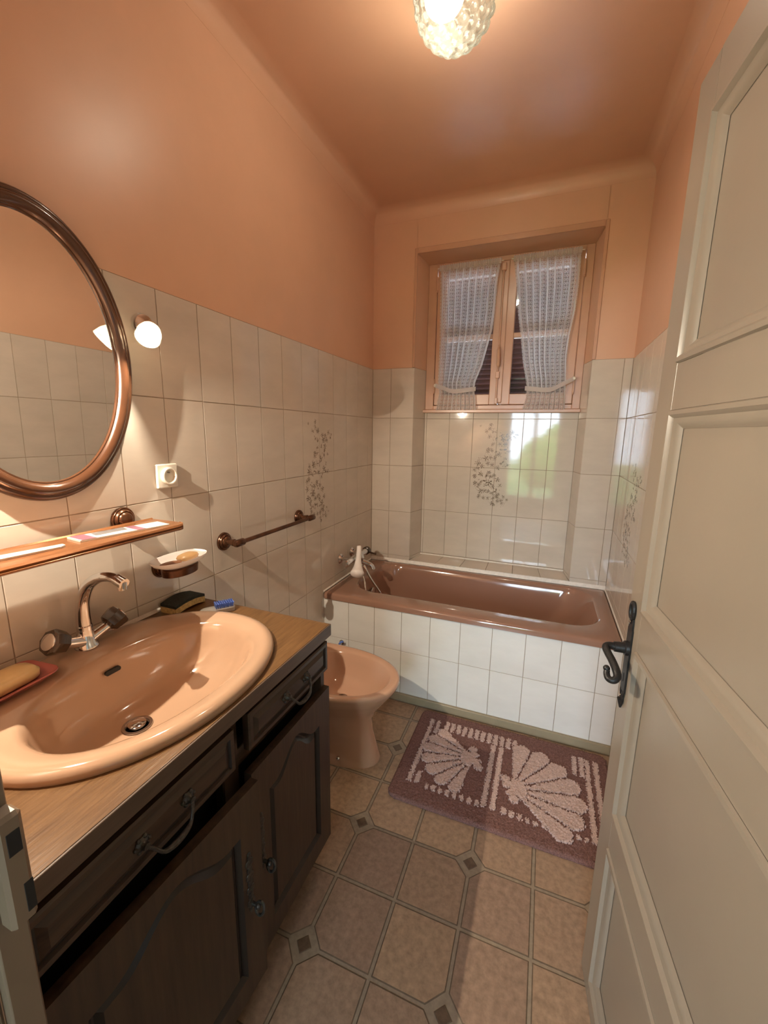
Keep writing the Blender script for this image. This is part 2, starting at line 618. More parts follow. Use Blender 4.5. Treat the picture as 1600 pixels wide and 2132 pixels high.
def tile(parent, p00, p10, p11, p01, mat_name, name='tile', gap=0.0011, thick=0.0035, ch=0.0009):
    """flat chamfered tile on the quad p00-p10-p11-p01 (counter-clockwise seen from outside)"""
    P = [Vector(p) for p in (p00, p10, p11, p01)]
    nrm = (P[1] - P[0]).cross(P[3] - P[0]).normalized()

    def inset(d):
        res = []
        for i in range(4):
            e1 = (P[(i + 1) % 4] - P[i]).normalized()
            e0 = (P[(i - 1) % 4] - P[i]).normalized()
            s = max(0.2, e1.cross(e0).length)
            res.append(P[i] + (e1 + e0) * (d / s))
        return res
    o, i_ = inset(gap), inset(gap + ch)
    verts = [p - nrm * thick for p in o] + [p - nrm * ch for p in o] + i_
    base = P[0].copy()
    loc = [p - base for p in verts]
    key = (mat_name,) + tuple(round(c, 4) for p in loc for c in p)
    me = TILE_CACHE.get(key)
    if me is None:
        me = bpy.data.meshes.new(name)
        f = [(j, (j + 1) % 4, (j + 1) % 4 + 4, j + 4) for j in range(4)]
        f += [(j + 4, (j + 1) % 4 + 4, (j + 1) % 4 + 8, j + 8) for j in range(4)]
        f += [(8, 9, 10, 11)]
        me.from_pydata([tuple(p) for p in loc], [], f)
        me.materials.append(M[mat_name])
        me.update()
        TILE_CACHE[key] = me
    ob = bpy.data.objects.new(name, me)
    COL.objects.link(ob)
    ob.location = base
    attach(ob, parent)
    return ob


# ------------------------------------------------------------------ room constants
TW, TH, ZT = 0.152, 0.3034, 1.80
W, YF, YN, H = 1.4577, 1.5965, -0.754, 2.69
RX0, RX1, RB0, RB1, RY = 0.277, 1.2657, 0.312, 1.235, 1.742     # window recess: front, back, depth
WZ0, WZ1, RTF = 1.545, 2.42, 2.44                               # window opening, reveal top at the front
YB, RIM_U, ROW_B, PLINTH = 0.9326, 0.5062, 0.2823, 0.0415       # tiled bath front
COVE = 0.07


def rows():
    z = ZT
    out = []
    while z > 0.001:
        out.append((max(0.0, z - TH), z))
        z -= TH
    return out


# ------------------------------------------------------------------ floor
floor = MB().box(-0.1, W + 0.1, YN, 1.96, -0.06, -0.0012).build('floor', 'floor_joint', smooth=None, kind='structure')


def clip(poly, f):
    out = []
    for i in range(len(poly)):
        a, b = poly[i], poly[(i + 1) % len(poly)]
        fa, fb = f(a), f(b)
        if fa >= 0:
            out.append(a)
        if (fa >= 0) != (fb >= 0):
            t = fa / (fa - fb)
            out.append((a[0] + t * (b[0] - a[0]), a[1] + t * (b[1] - a[1])))
    return out


def offset_convex(poly, d):
    nn = len(poly)
    lines = []
    for i in range(nn):
        a, b = Vector(poly[i]), Vector(poly[(i + 1) % nn])
        e = (b - a).normalized()
        nrm = Vector((-e.y, e.x))
        lines.append((a + nrm * d, e))
    out = []
    for i in range(nn):
        p, e = lines[i - 1]
        q, g = lines[i]
        den = e.x * g.y - e.y * g.x
        if abs(den) < 1e-6:
            out.append((q.x, q.y))
            continue
        t = ((q.x - p.x) * g.y - (q.y - p.y) * g.x) / den
        out.append((p.x + e.x * t, p.y + e.y * t))
    return out


FA, FS = 0.0059, 0.1973


def fgrid(a, b):
    X, Y = a * FS, b * FS
    return (0.5639 + math.cos(FA) * X - math.sin(FA) * Y, 0.2113 + math.sin(FA) * X + math.cos(FA) * Y)


def clean(poly):
    out = []
    for p in poly:
        if not out or (Vector(p) - Vector(out[-1])).length > 1e-4:
            out.append(p)
    if len(out) > 1 and (Vector(out[0]) - Vector(out[-1])).length < 1e-4:
        out.pop()
    return out


def floor_piece(poly, name, mats, edge):
    for f in (lambda p: p[0] - 0.001, lambda p: W - 0.001 - p[0], lambda p: p[1] - YN - 0.001, lambda p: YB - 0.014 - p[1]):
        poly = clip(poly, f)
        if len(poly) < 3:
            return
    poly = clean(poly)
    area = 0.5 * sum(poly[i][0] * poly[(i + 1) % len(poly)][1] - poly[(i + 1) % len(poly)][0] * poly[i][1] for i in range(len(poly)))
    if area < 2.5e-4:
        return
    inner = offset_convex(poly, edge)
    nn = len(poly)
    cx, cy = poly[0]
    v = [(p[0] - cx, p[1] - cy, -0.0012) for p in poly] + [(p[0] - cx, p[1] - cy, -0.0006) for p in poly] + [(p[0] - cx, p[1] - cy, 0.0) for p in inner]
    f = [(i, (i + 1) % nn, (i + 1) % nn + nn, i + nn) for i in range(nn)]
    f += [(i + nn, (i + 1) % nn + nn, (i + 1) % nn + 2 * nn, i + 2 * nn) for i in range(nn)]
    f += [tuple(range(2 * nn, 3 * nn))]
    me = bpy.data.meshes.new(name)
    me.from_pydata(v, [], f)
    for q in mats:
        me.materials.append(M[q])
    for i, p in enumerate(me.polygons):
        p.material_index = 0 if i == 2 * nn else len(mats) - 1
    ob = bpy.data.objects.new(name, me)
    COL.objects.link(ob)
    ob.location = (cx, cy, 0)
    attach(ob, floor)


g_, cut = 0.0042 / FS, 0.043 / FS
for a in range(-4, 6):
    for b in range(-6, 5):
        c0 = [(a + g_, b + g_), (a + 1 - g_, b + g_), (a + 1 - g_, b + 1 - g_), (a + g_, b + 1 - g_)]
        poly = []
        for k, (gx, gy) in enumerate(((a, b), (a + 1, b), (a + 1, b + 1), (a, b + 1))):
            if gx % 2 == 0 and gy % 2 == 0:
                sx = 1 if gx == a else -1
                sy = 1 if gy == b else -1
                q1 = (c0[k][0] + sx * cut, c0[k][1])
                q2 = (c0[k][0], c0[k][1] + sy * cut)
                poly += [q2, q1] if k in (0, 2) else [q1, q2]
            else:
                poly.append(c0[k])
        floor_piece([fgrid(*p) for p in poly], 'floor_tile', ('floor_tile', 'floor_edge'), 0.0030)
        if a % 2 == 0 and b % 2 == 0:
            d = 0.0235 / FS
            floor_piece([fgrid(*p) for p in ((a - d, b), (a, b - d), (a + d, b), (a, b + d))], 'floor_inset', ('floor_diamond', 'floor_edge'), 0.0022)

# ------------------------------------------------------------------ walls
wl = MB()
wl.box(-0.12, -0.0022, YN, YF + 0.2, 0, ZT, 1)
wl.box(-0.12, -0.0006, YN, YF + 0.2, ZT, H + 0.02, 0)
wall_left = wl.build('wall_left', ['paint', 'grout'], smooth=None, kind='structure')
k0 = -5
for k in range(k0, 11):
    y0, y1 = max(k * TW, YN), min((k + 1) * TW, YF)
    if y1 - y0 < 0.01:
        continue
    for z0, z1 in rows():
        tile(wall_left, (0, y0, z0), (0, y1, z0), (0, y1, z1), (0, y0, z1), 'tile')

wr = MB()
wr.box(W + 0.0022, W + 0.12, YN, YF + 0.2, 0, ZT, 1)
wr.box(W + 0.0006, W + 0.12, YN, YF + 0.2, ZT, H + 0.02, 0)
wall_right = wr.build('wall_right', ['paint', 'grout'], smooth=None, kind='structure')
y = YF
while y > YN + 0.01:
    y0 = max(y - TW, YN)
    for z0, z1 in rows():
        tile(wall_right, (W, y, z0), (W, y0, z0), (W, y0, z1), (W, y, z1), 'tile')
    y -= TW

wf = MB()
for zz0, zz1, off, mi in ((0, ZT, 0.0022, 1), (ZT, H + 0.02, 0.0006, 0)):
    o = off
    wf.prism([(-0.02, YF + o), (RX0 - o, YF + o), (RB0 - o, RY + o), (RB0 - o, 1.96), (-0.02, 1.96)], 'z', zz0, zz1, mi)
    wf.prism([(RX1 + o, YF + o), (W + 0.02, YF + o), (W + 0.02, 1.96), (RB1 + o, 1.96), (RB1 + o, RY + o)], 'z', zz0, zz1, mi)
wf.prism([(YF + 0.0006, RTF), (RY, WZ1), (1.96, WZ1), (1.96, H + 0.02), (YF + 0.0006, H + 0.02)], 'x', RX0 - 0.002, RX1 + 0.002, 0)
wf.box(RX0 - 0.002, RX1 + 0.002, RY + 0.0022, 1.96, 0, WZ0, 1)
wf.prism([(YF + 0.0015, 0), (RY + 0.01, 0), (RY + 0.01, 0.572), (YF + 0.0015, 0.5610)], 'x', RX0 - 0.002, RX1 + 0.002, 1)
wall_far = wf.build('wall_far', ['paint', 'grout'], smooth=None, kind='structure')


def face_y(xs, y, zrows, mname='tile'):
    for x0, x1 in zip(xs[:-1], xs[1:]):
        for z0, z1 in zrows:
            if x1 - x0 > 0.006 and z1 - z0 > 0.006:
                tile(wall_far, (x0, y, z0), (x1, y, z0), (x1, y, z1), (x0, y, z1), mname)


face_y([0, 0.1252, RX0], YF, rows())
face_y([RX1, RX1 + TW, W], YF, rows())
# recess back: rows down to the ledge
xs = [RB0] + [0.3267 + i * TW for i in range(6)] + [0.3267 + 6 * TW]
xs = [x for x in xs if x <= RB1 - 0.001]
xs = xs + [RB1] if RB1 - xs[-1] > 0.008 else xs[:-1] + [RB1]
rz = [(max(z0, 0.574), min(z1, WZ0)) for z0, z1 in rows() if z1 > 0.59 and z0 < WZ0 - 0.005]
face_y(xs, RY, rz)
# recess sides (splayed)
sl = (RB0 - RX0) / (RY - YF)
for z0, z1 in rows():
    z0 = max(z0, 0.566)
    if z1 - z0 < 0.02:
        continue
    tile(wall_far, (RX0, YF, z0), (RB0, RY, z0), (RB0, RY, z1), (RX0, YF, z1), 'tile')
    tile(wall_far, (RB1, RY, z0), (RX1, YF, z0), (RX1, YF, z1), (RB1, RY, z1), 'tile')
# recess ledge
for i in range(len(xs) - 1):
    x0b, x1b = xs[i], xs[i + 1]
    q = lambda x: RX0 + (x - RB0) / (RB1 - RB0) * (RX1 - RX0)
    tile(wall_far, (q(x0b), YF, 0.5640), (q(x1b), YF, 0.5640), (x1b, RY, 0.5745), (x0b, RY, 0.5745), 'tile')

wn = MB()
wn.box(-0.1, 0.585, YN - 0.105, YN, 0, H + 0.02)
wn.box(1.385, W + 0.1, YN - 0.105, YN, 0, H + 0.02)
wn.box(0.585, 1.385, YN - 0.105, YN, 2.075, H + 0.02)
wn.build('wall_near', ['paint'], smooth=None, kind='structure')

# ceiling with rounded cove
lp = [[(-0.06, YN - 0.06, H - COVE), (W + 0.06, YN - 0.06, H - COVE), (W + 0.06, YF + 0.06, H - COVE), (-0.06, YF + 0.06, H - COVE)]]
for i in range(9):
    t = PI / 2 * i / 8
    ins, z = COVE * (1 - math.cos(t)) - 0.0, H - COVE + COVE * math.sin(t)
    lp.append([(ins, YN + ins, z), (W - ins, YN + ins, z), (W - ins, YF - ins, z), (ins, YF - ins, z)])
cl = MB().loops(lp)
top = lp[-1]
cl.add(top, [(3, 2, 1, 0)])
cl.f = [tuple(reversed(q)) for q in cl.f[:-1]] + [cl.f[-1]]
cl.box(-0.12, W + 0.12, YN - 0.105, 1.96, H + 0.001, H + 0.08)
ceil = cl.build('ceiling', 'paint', smooth=40, kind='structure')

# ------------------------------------------------------------------ tiled bath front with plinth
wb = MB().box(0.0, W, YB + 0.0022, YB + 0.03, PLINTH, RIM_U - 0.001).build('wall_bath', 'grout', smooth=None, kind='structure')
x = 0.0
while x < W - 0.01:
    x1 = min(x + TW, W)
    for z0, z1 in ((PLINTH, ROW_B), (ROW_B, RIM_U - 0.001)):
        tile(wb, (x, YB, z0), (x1, YB, z0), (x1, YB, z1), (x, YB, z1), 'bath_tile')
    x += TW
MB().bbox(0.001, W - 0.001, YB - 0.012, YB + 0.02, 0, PLINTH, 0.003).build('baseboard_bath', 'plinth', smooth=40, kind='structure')

# ------------------------------------------------------------------ flower prints on the tiles
FL = [(345, 270, .5), (560, 240, .8), (550, 330, .9), (640, 380, 1), (480, 380, .8), (550, 480, .9), (670, 530, 1), (800, 450, .9), (840, 530, 1.1),
      (960, 530, 1), (900, 460, .9), (1030, 400, .9), (1090, 480, .8), (1120, 440, .6), (890, 630, 1), (780, 630, .8), (630, 630, .8), (860, 740, 1.5),
      (540, 740, .9), (620, 760, .8), (530, 790, .8), (770, 840, 1.1), (720, 800, .8), (990, 770, .6), (500, 920, 1.2), (600, 900, .9), (690, 920, 1),
      (850, 1010, 1.1), (910, 920, .7), (930, 1060, .8), (990, 1060, .8), (350, 940, .8), (340, 1030, 1.2), (430, 1090, 1), (260, 1170, .9), (330, 1140, 1),
      (770, 1110, 1), (540, 1030, .9), (640, 1050, .9), (580, 1220, 1), (400, 1250, 1.1), (270, 1300, 1), (510, 1270, 1), (620, 1300, .9), (690, 1270, .9),
      (450, 1380, 1.5), (600, 1420, 1.5), (780, 1350, 1.1), (290, 1450, 1.1), (370, 1480, .9), (350, 1540, .8), (510, 1480, .9), (680, 1500, 1), (840, 1480, .9),
      (410, 1610, 1.1), (510, 1600, 1.1), (590, 1600, .8), (760, 1590, 1.2), (660, 1640, .8), (820, 1650, .7), (400, 1690, .8), (380, 1740, .7), (480, 1740, .8),
      (600, 1750, .8), (690, 1740, .9), (770, 1690, 1), (800, 1720, .8), (930, 1700, .7), (880, 1780, .8), (900, 1830, .7), (800, 1800, .8), (690, 1850, 1),
      (720, 1880, .7), (1000, 1760, .6)]


def flower_print(parent, place, seed):
    """flat printed flowers; place(a, b, h) maps print metres to the wall"""
    rnd = random.Random(seed)
    mb = MB()

    def blob(a, b, la, lb, ang, mi, h):
        pts = []
        for i in range(6):
            t = 2 * PI * i / 6
            p, q = la * math.cos(t), lb * math.sin(t)
            pts.append(place(a + p * math.cos(ang) - q * math.sin(ang), b + p * math.sin(ang) + q * math.cos(ang), h))
        mb.add(pts, [tuple(range(6))], mi)
    for fx_, fy_, s in FL:
        a, b = (fx_ - 680) * 0.000286, (1060 - fy_) * 0.000308
        a += rnd.uniform(-.002, .002)
        r = 0.0128 * s
        kind = rnd.random()
        if kind < 0.62:
            n_ = rnd.choice((5, 6))
            a0 = rnd.uniform(0, PI)
            for i in range(n_):
                t = a0 + 2 * PI * i / n_
                blob(a + math.cos(t) * r * 0.72, b + math.sin(t) * r * 0.72, r * 0.40, r * 0.27, t, 0 if rnd.random() < .45 else 1, 0.00012 + 0.00001 * i)
            blob(a, b, r * 0.34, r * 0.34, 0, 0, 0.0002)
        else:
            for i in range(rnd.choice((3, 4))):
                t = rnd.uniform(0, 2 * PI)
                blob(a + math.cos(t) * r * 0.6, b + math.sin(t) * r * 0.6, r * 0.6, r * 0.27, t, 0 if rnd.random() < .4 else 1, 0.00012 + 0.00001 * i)
        for i in range(6):
            t = rnd.uniform(0, 2 * PI)
            blob(a + math.cos(t) * r * rnd.uniform(.9, 1.5), b + math.sin(t) * r * rnd.uniform(.9, 1.5), r * 0.26, r * 0.12, t + 1, rnd.choice((0, 1, 1)), 0.00016)
    # fine stems
    for (u0, v0, u1, v1) in ((520, 700, 470, 860), (560, 260, 600, 420), (940, 1700, 880, 1930), (1010, 1740, 930, 1900), (1030, 380, 930, 520),
                             (640, 620, 540, 800), (350, 1000, 300, 1250), (900, 1880, 960, 1820)):
        A = Vector(((u0 - 680) * .000286, (1060 - v0) * .000308))
        B = Vector(((u1 - 680) * .000286, (1060 - v1) * .000308))
        d = (B - A).normalized()
        nn = Vector((-d.y, d.x)) * 0.0006
        mb.add([place(*(A + nn), .00011), place(*(A - nn), .00011), place(*(B - nn), .00011), place(*(B + nn), .00011)], [(0, 1, 2, 3)], 1)
    return mb.build('flower_print', ['print_dark', 'print_light'], parent, smooth=None, kind='stuff')


flower_print(wall_far, lambda a, b, h: (0.776 + a, RY - h, 1.211 + b), 3)
flower_print(wall_left, lambda a, b, h: (h, 0.905 + a, 1.198 + b), 4)
flower_print(wall_right, lambda a, b, h: (W - h, 1.16 - a, 1.05 + b * 0.9), 5)

# ------------------------------------------------------------------ window
# trim bead round the reveal, above the tiles
t1 = MB()
t1.bbox(RX0 - 0.012, RX0 + 0.004, YF - 0.006, YF + 0.004, ZT, RTF + 0.026, 0.002)
t1.bbox(RX1 - 0.004, RX1 + 0.014, YF - 0.006, YF + 0.004, ZT, RTF + 0.026, 0.002)
t1.bbox(RX0 + 0.004, RX1 - 0.004, YF - 0.006, YF + 0.004, RTF - 0.004, RTF + 0.026, 0.002)
t1.build('trim_1', 'frame_paint', smooth=40, kind='structure')
t2 = MB().bbox(RB0 - 0.018, RB1 + 0.006, RY - 0.028, RY + 0.03, WZ0 - 0.012, WZ0 + 0.010, 0.004)
t2.build('trim_2', 'frame_paint', smooth=40, kind='structure')

win = struct_empty('window_1', (0.7765, RY + 0.02, WZ0))
fr_ = MB()
FY0, FY1 = RY - 0.002, RY + 0.055
fr_.bbox(RB0, RB0 + 0.055, FY0, FY1, WZ0 + 0.01, WZ1, 0.003)
fr_.bbox(RB1 - 0.043, RB1, FY0, FY1, WZ0 + 0.01, WZ1, 0.003)
fr_.bbox(RB0 + 0.055, RB1 - 0.043, FY0, FY1, WZ1 - 0.028, WZ1, 0.003)
fr_.bbox(RB0 + 0.055, RB1 - 0.043, FY0, FY1, WZ0 + 0.01, WZ0 + 0.036, 0.003)
fr_.build('window_frame', 'frame_paint', win)
CY0, CY1 = RY - 0.008, RY + 0.034
zb, zt_ = WZ0 + 0.038, WZ1 - 0.03


def casement(x0, x1, px0, px1):
    mb = MB()
    mb.bbox(x0, px0, CY0, CY1, zb, zt_, 0.003)
    mb.bbox(px1, x1, CY0, CY1, zb, zt_, 0.003)
    mb.bbox(px0, px1, CY0, CY1, zb, 1.645, 0.003)
    mb.bbox(px0, px1, CY0, CY1, 2.325, zt_, 0.003)
    c = mb.build('casement', 'frame_paint', win)
    MB().bbox(px0, px1, CY0 + 0.003, CY1, 1.966, 1.994, 0.003).build('glazing_bar', 'frame_paint', c)
    for a, b in ((1.645, 1.966), (1.994, 2.325)):
        MB().box(px0 - 0.002, px1 + 0.002, RY + 0.014, RY + 0.018, a - 0.002, b + 0.002).build('pane', 'glass', c, smooth=None)
    return c


cL = casement(0.372, 0.772, 0.424, 0.720)
cR = casement(0.776, 1.190, 0.840, 1.1415)
# meeting-stile cover strip and espagnolette bolt
es = MB()
es.bbox(0.757, 0.796, CY0 - 0.010, CY0 + 0.001, zb + 0.01, zt_ - 0.004, 0.004)
es.build('cover_strip', 'frame_paint', win)
bo = MB()
bo.tube([(0.765, CY0 - 0.018, 1.60), (0.765, CY0 - 0.018, 2.36)], 0.0045, 10)
bo.bbox(0.752, 0.778, CY0 - 0.026, CY0 - 0.008, 2.33, 2.372, 0.003)
bo.bbox(0.756, 0.774, CY0 - 0.024, CY0 - 0.008, 1.585, 1.622, 0.003)
bo.bbox(0.753, 0.777, CY0 - 0.026, CY0 - 0.008, 1.735, 1.775, 0.003)
bo = bo.build('espagnolette', 'frame_paint', win)
MB().tube(spline([(0.765, CY0 - 0.018, 1.92), (0.766, CY0 - 0.045, 1.90), (0.768, CY0 - 0.052, 1.85), (0.768, CY0 - 0.048, 1.80)]),
          [0.006] * 7 + [0.010] * 6 + [0.010] * 5 + [0.006], 10).build('handle', 'frame_paint', bo)
for x_, zs in ((0.3715, (2.30, 1.70)), (1.1915, (2.30, 1.68))):
    for z_ in zs:
        h_ = MB().tube([(x_, CY0 - 0.004, z_ - 0.035), (x_, CY0 - 0.004, z_ + 0.035)], 0.006, 10)
        h_.sphere((x_, CY0 - 0.004, z_ + 0.04), 0.006, 8, 6).sphere((x_, CY0 - 0.004, z_ - 0.04), 0.006, 8, 6)
        h_.build('hinge', 'frame_paint', win)

# louvred shutters closed outside the glass
for nm, x0, x1, lab in (('window_shutter', 0.325, 0.772, 'dark brown slatted shutter closed outside the left casement'),
                        ('window_shutter', 0.778, 1.225, 'dark brown slatted shutter closed outside the right casement')):
    sh = thing(nm, lab, 'shutter', ((x0 + x1) / 2, 1.89, WZ0 + 0.005), 'shutters outside the bathroom window')
    f_ = MB()
    f_.bbox(x0, x0 + 0.05, 1.875, 1.905, WZ0 + 0.005, 2.375, 0.003)
    f_.bbox(x1 - 0.05, x1, 1.875, 1.905, WZ0 + 0.005, 2.375, 0.003)
    f_.bbox(x0 + 0.05, x1 - 0.05, 1.875, 1.905, WZ0 + 0.005, 1.60, 0.003)
    f_.bbox(x0 + 0.05, x1 - 0.05, 1.875, 1.905, 2.335, 2.375, 0.003)
    f_.build('shutter_frame', 'shutter', sh)
    z_ = 1.60
    while z_ < 2.325:
        s_ = MB().bbox(x0 + 0.048, x1 - 0.048, -0.017, 0.017, -0.004, 0.004, 0.0015)
        ca, sa = math.cos(-1.02), math.sin(-1.02)
        zz = z_ + 0.015
        s_.xform(lambda p: Vector((p.x, 1.89 + p.y * ca - p.z * sa, zz + p.y * sa + p.z * ca)))
        s_.build('slat', 'shutter', sh)
        z_ += 0.030


# ------------------------------------------------------------------ lace curtains
def interp(tab, z):
    tab = sorted(tab)
    if z <= tab[0][0]:
        return tab[0][1]
    for (z0, a), (z1, b) in zip(tab[:-1], tab[1:]):
        if z <= z1:
            t = (z - z0) / (z1 - z0)
            return a + (b - a) * t
    return tab[-1][1]


def lace_curtain(label, left, right, ztop, zbot, tie, hook, cloth):
    th = thing('lace_curtain', label, 'curtain', (left[0][1], 1.705, zbot), 'lace curtains on the window')
    NX, NZ = 150, 70
    v, f, uvs = [], [], []
    ys = 1.706
    for j in range(NZ + 1):
        z = zbot + (ztop - zbot) * j / NZ
        a, b = interp(left, z), interp(right, z)
        for i in range(NX + 1):
            u = i / NX
            gather = 0.006 + 0.006 * (1 - (z - zbot) / (ztop - zbot))
            fold = math.sin(2 * PI * 8.5 * u + 0.6 * math.sin(3 * z)) + 0.45 * math.sin(2 * PI * 19 * u + 1.3)
            near = math.exp(-((z - tie) / 0.05) ** 2)
            v.append((a + (b - a) * (u + 0.010 * math.sin(2 * PI * 8.5 * u + 1.2)), ys + gather * fold * (1 - 0.5 * near) - 0.008, z))
            uvs.append((u * cloth, (z - zbot)))
    w_ = NX + 1
    for j in range(NZ):
        for i in range(NX):
            f.append((j * w_ + i, j * w_ + i + 1, (j + 1) * w_ + i + 1, (j + 1) * w_ + i))
    me = bpy.data.meshes.new('drape')
    me.from_pydata(v, [], f)
    ul = me.uv_layers.new(name='UVMap')
    for lpp in me.loops:
        ul.data[lpp.index].uv = uvs[lpp.vertex_index]
    me.materials.append(M['lace'])
    me.shade_smooth()
    ob = bpy.data.objects.new('drape', me)
    COL.objects.link(ob)
    attach(ob, th)
    # gathered heading on the rod
    a, b = interp(left, ztop), interp(right, ztop)
    hd = MB()
    K = 90
    loops_ = []
    for i in range(K + 1):
        u = i / K
        rr_ = 0.005 + 0.003 * math.sin(2 * PI * 27 * u) + 0.001 * math.sin(2 * PI * 61 * u)
        x = a + (b - a) * u
        ring_ = []
        for (dy, dz) in ((-1, 2.4), (-1.2, 0), (-1, -2.4), (0.6, -2.2), (0.8, 0), (0.6, 2.2)):
            ring_.append((x, ys - 0.008 + dy * rr_, ztop + 0.006 + dz * (0.0062 + 0.0007 * math.sin(2 * PI * 27 * u))))
        loops_.append(ring_)
    hd.loops(loops_, True, True)
    hd.build('heading', 'lace_band', th)
    MB().tube([(a - 0.012, ys - 0.008, ztop + 0.006), (b + 0.012, ys - 0.008, ztop + 0.006)], 0.0035, 8).build('rod', 'white_plastic', th)
    # hem
    a, b = interp(left, zbot), interp(right, zbot)
    # tie-back
    tl_, tr_ = interp(left, tie), interp(right, tie)
    x0, x1 = hook[0], (tr_ if hook[0] < tl_ + 0.02 else tl_)
    sgn = 1 if x1 > x0 else -1
    pts = [(x0, ys - 0.006, hook[1]), (x0 + sgn * 0.06, ys - 0.028, tie + (hook[1] - tie) * 0.4 - 0.004), ((x0 + x1) / 2, ys - 0.034, tie - 0.014),
           (x1 - sgn * 0.03, ys - 0.030, tie - 0.006), (x1 + sgn * 0.006, ys - 0.010, tie)]
    cen = spline(pts, 8)
    loops_ = []
    for p in cen:
        loops_.append([(p.x, p.y, p.z - 0.013), (p.x, p.y - 0.0025, p.z), (p.x, p.y, p.z + 0.013), (p.x, p.y + 0.002, p.z)])
    MB().loops(loops_, True, True).build('tieback', 'lace_band', th)
    MB().sphere((x0, ys - 0.004, hook[1]), 0.010, 10, 8).build('hook', 'white_plastic', th)
    return th


lace_curtain('white lace curtain on the left casement, tied back to the left',
             [(1.55, .393), (1.66, .412), (1.70, .400), (1.93, .402), (2.35, .390), (2.40, .387)],
             [(1.55, .652), (1.62, .644), (1.669, .636), (1.717, .640), (1.814, .677), (1.945, .708), (2.01, .724), (2.11, .733), (2.255, .738), (2.40, .754)],
             2.372, 1.550, 1.675, (0.385, 1.702), 0.62)
lace_curtain('white lace curtain on the right casement, tied back to the right',
             [(1.55, .921), (1.62, .934), (1.668, .936), (1.723, .928), (1.81, .906), (1.95, .883), (2.098, .855), (2.196, .843), (2.40, .812)],
             [(1.55, 1.158), (1.69, 1.152), (1.84, 1.142), (1.956, 1.148), (2.07, 1.165), (2.23, 1.172), (2.40, 1.169)],
             2.374, 1.550, 1.672, (1.190, 1.720), 0.62)

# ------------------------------------------------------------------ bathtub
tub = thing('bathtub', 'rose brown enamel bathtub set behind a tiled front under the window', 'bathtub', (0.73, 1.26, 0.1))
k = 8
X0, X1, Y0, Y1 = 0.0025, W - 0.0025, 0.921, YF - 0.003
sh_ = [rrect(X0, X1, Y0, Y1, 0.012, 0.5065, k), rrect(X0, X1, Y0, Y1, 0.014, 0.528, k), rrect(X0 + .004, X1 - .004, Y0 + .004, Y1 - .004, 0.016, 0.537, k),
       rrect(X0 + .014, X1 - .014, Y0 + .014, Y1 - .014, 0.02, 0.5405, k), rrect(X0 + .05, X1 - .04, Y0 + .05, Y1 - .02, 0.06, 0.5405, k),
       rrect(0.098, 1.392, 1.032, 1.562, 0.15, 0.5405, k), rrect(0.103, 1.386, 1.038, 1.557, 0.148, 0.538, k), rrect(0.110, 1.378, 1.046, 1.550, 0.145, 0.528, k),
       rrect(0.118, 1.362, 1.054, 1.543, 0.142, 0.50, k), rrect(0.132, 1.315, 1.066, 1.532, 0.14, 0.42, k), rrect(0.15, 1.24, 1.082, 1.516, 0.14, 0.30, k),
       rrect(0.175, 1.17, 1.105, 1.492, 0.14, 0.215, k), rrect(0.215, 1.11, 1.14, 1.455, 0.12, 0.175, k), rrect(0.30, 1.0, 1.20, 1.39, 0.09, 0.165, k)]
MB().loops(sh_, False, True).build('basin', 'tub', tub, smooth=50)
# grab-bar style back ridge and drain
MB().lathe([(0.034, 0), (0.034, 0.003), (0.026, 0.005), (0.024, 0.002), (0.001, 0.002)], (0.33, 1.30, 0.165), 'z', 24).build('drain', 'dark_chrome', tub)
MB().lathe([(0.036, 0), (0.036, 0.006), (0.03, 0.010), (0.001, 0.010)], (0.138, 1.30, 0.42), 'x', 24).build('overflow', 'chrome', tub)
ck = MB()
ck.prism([(0.001, 0.538), (0.006, 0.541), (0.001, 0.548)], 'y', YB - 0.004, YF - 0.002)
ck.prism([(W - 0.001, 0.538), (W - 0.006, 0.541), (W - 0.001, 0.548)], 'y', YB - 0.004, YF - 0.002)
ck.prism([(YF - 0.001, 0.538), (YF - 0.009, 0.541), (YF - 0.001, 0.562)], 'x', 0.001, W - 0.001)
ck.prism([(RY - 0.0003, 0.574), (RY - 0.008, 0.5748), (RY - 0.0003, 0.583)], 'x', RB0, RB1)
ck.build('trim_4', 'caulk', smooth=None, kind='structure')

# bath mixer
mx_ = thing('bath_mixer_tap', 'chrome wall mixer tap with black knob above the bathtub end', 'tap', (0.07, 1.2, 0.66))
bm = MB()
bm.tube([(0.072, 1.075, 0.672), (0.072, 1.33, 0.672)], 0.019, 20)
bm.tube([(0.0, 1.13, 0.672), (0.072, 1.13, 0.672)], 0.013, 16)
bm.tube([(0.0, 1.28, 0.672), (0.072, 1.28, 0.672)], 0.013, 16)
bm.sphere((0.085, 1.205, 0.668), 0.034, 20, 14)
bm.build('body', 'chrome', mx_)
for y_ in (1.13, 1.28):
    MB().lathe([(0.030, 0.0005), (0.030, 0.004), (0.022, 0.014), (0.013, 0.016)], (0, y_, 0.672), 'x', 24).build('wall_flange', 'chrome', mx_)
MB().lathe([(0.012, 0), (0.020, 0.004), (0.021, 0.022), (0.016, 0.026), (0.001, 0.026)], (0.072, 1.075, 0.672), '-y', 20).build('knob', 'chrome', mx_)
kn = MB().lathe([(0.012, 0), (0.024, 0.006), (0.026, 0.030), (0.020, 0.036), (0.001, 0.036)], (0.072, 1.33, 0.672), 'y', 20)
kn = kn.build('knob', 'smoked', mx_, label='black knob')
MB().tube([(0.072, 1.36, 0.665), (0.100, 1.375, 0.652), (0.125, 1.385, 0.645)], [0.007, 0.006, 0.005], 10).build('pointer', 'smoked', kn)
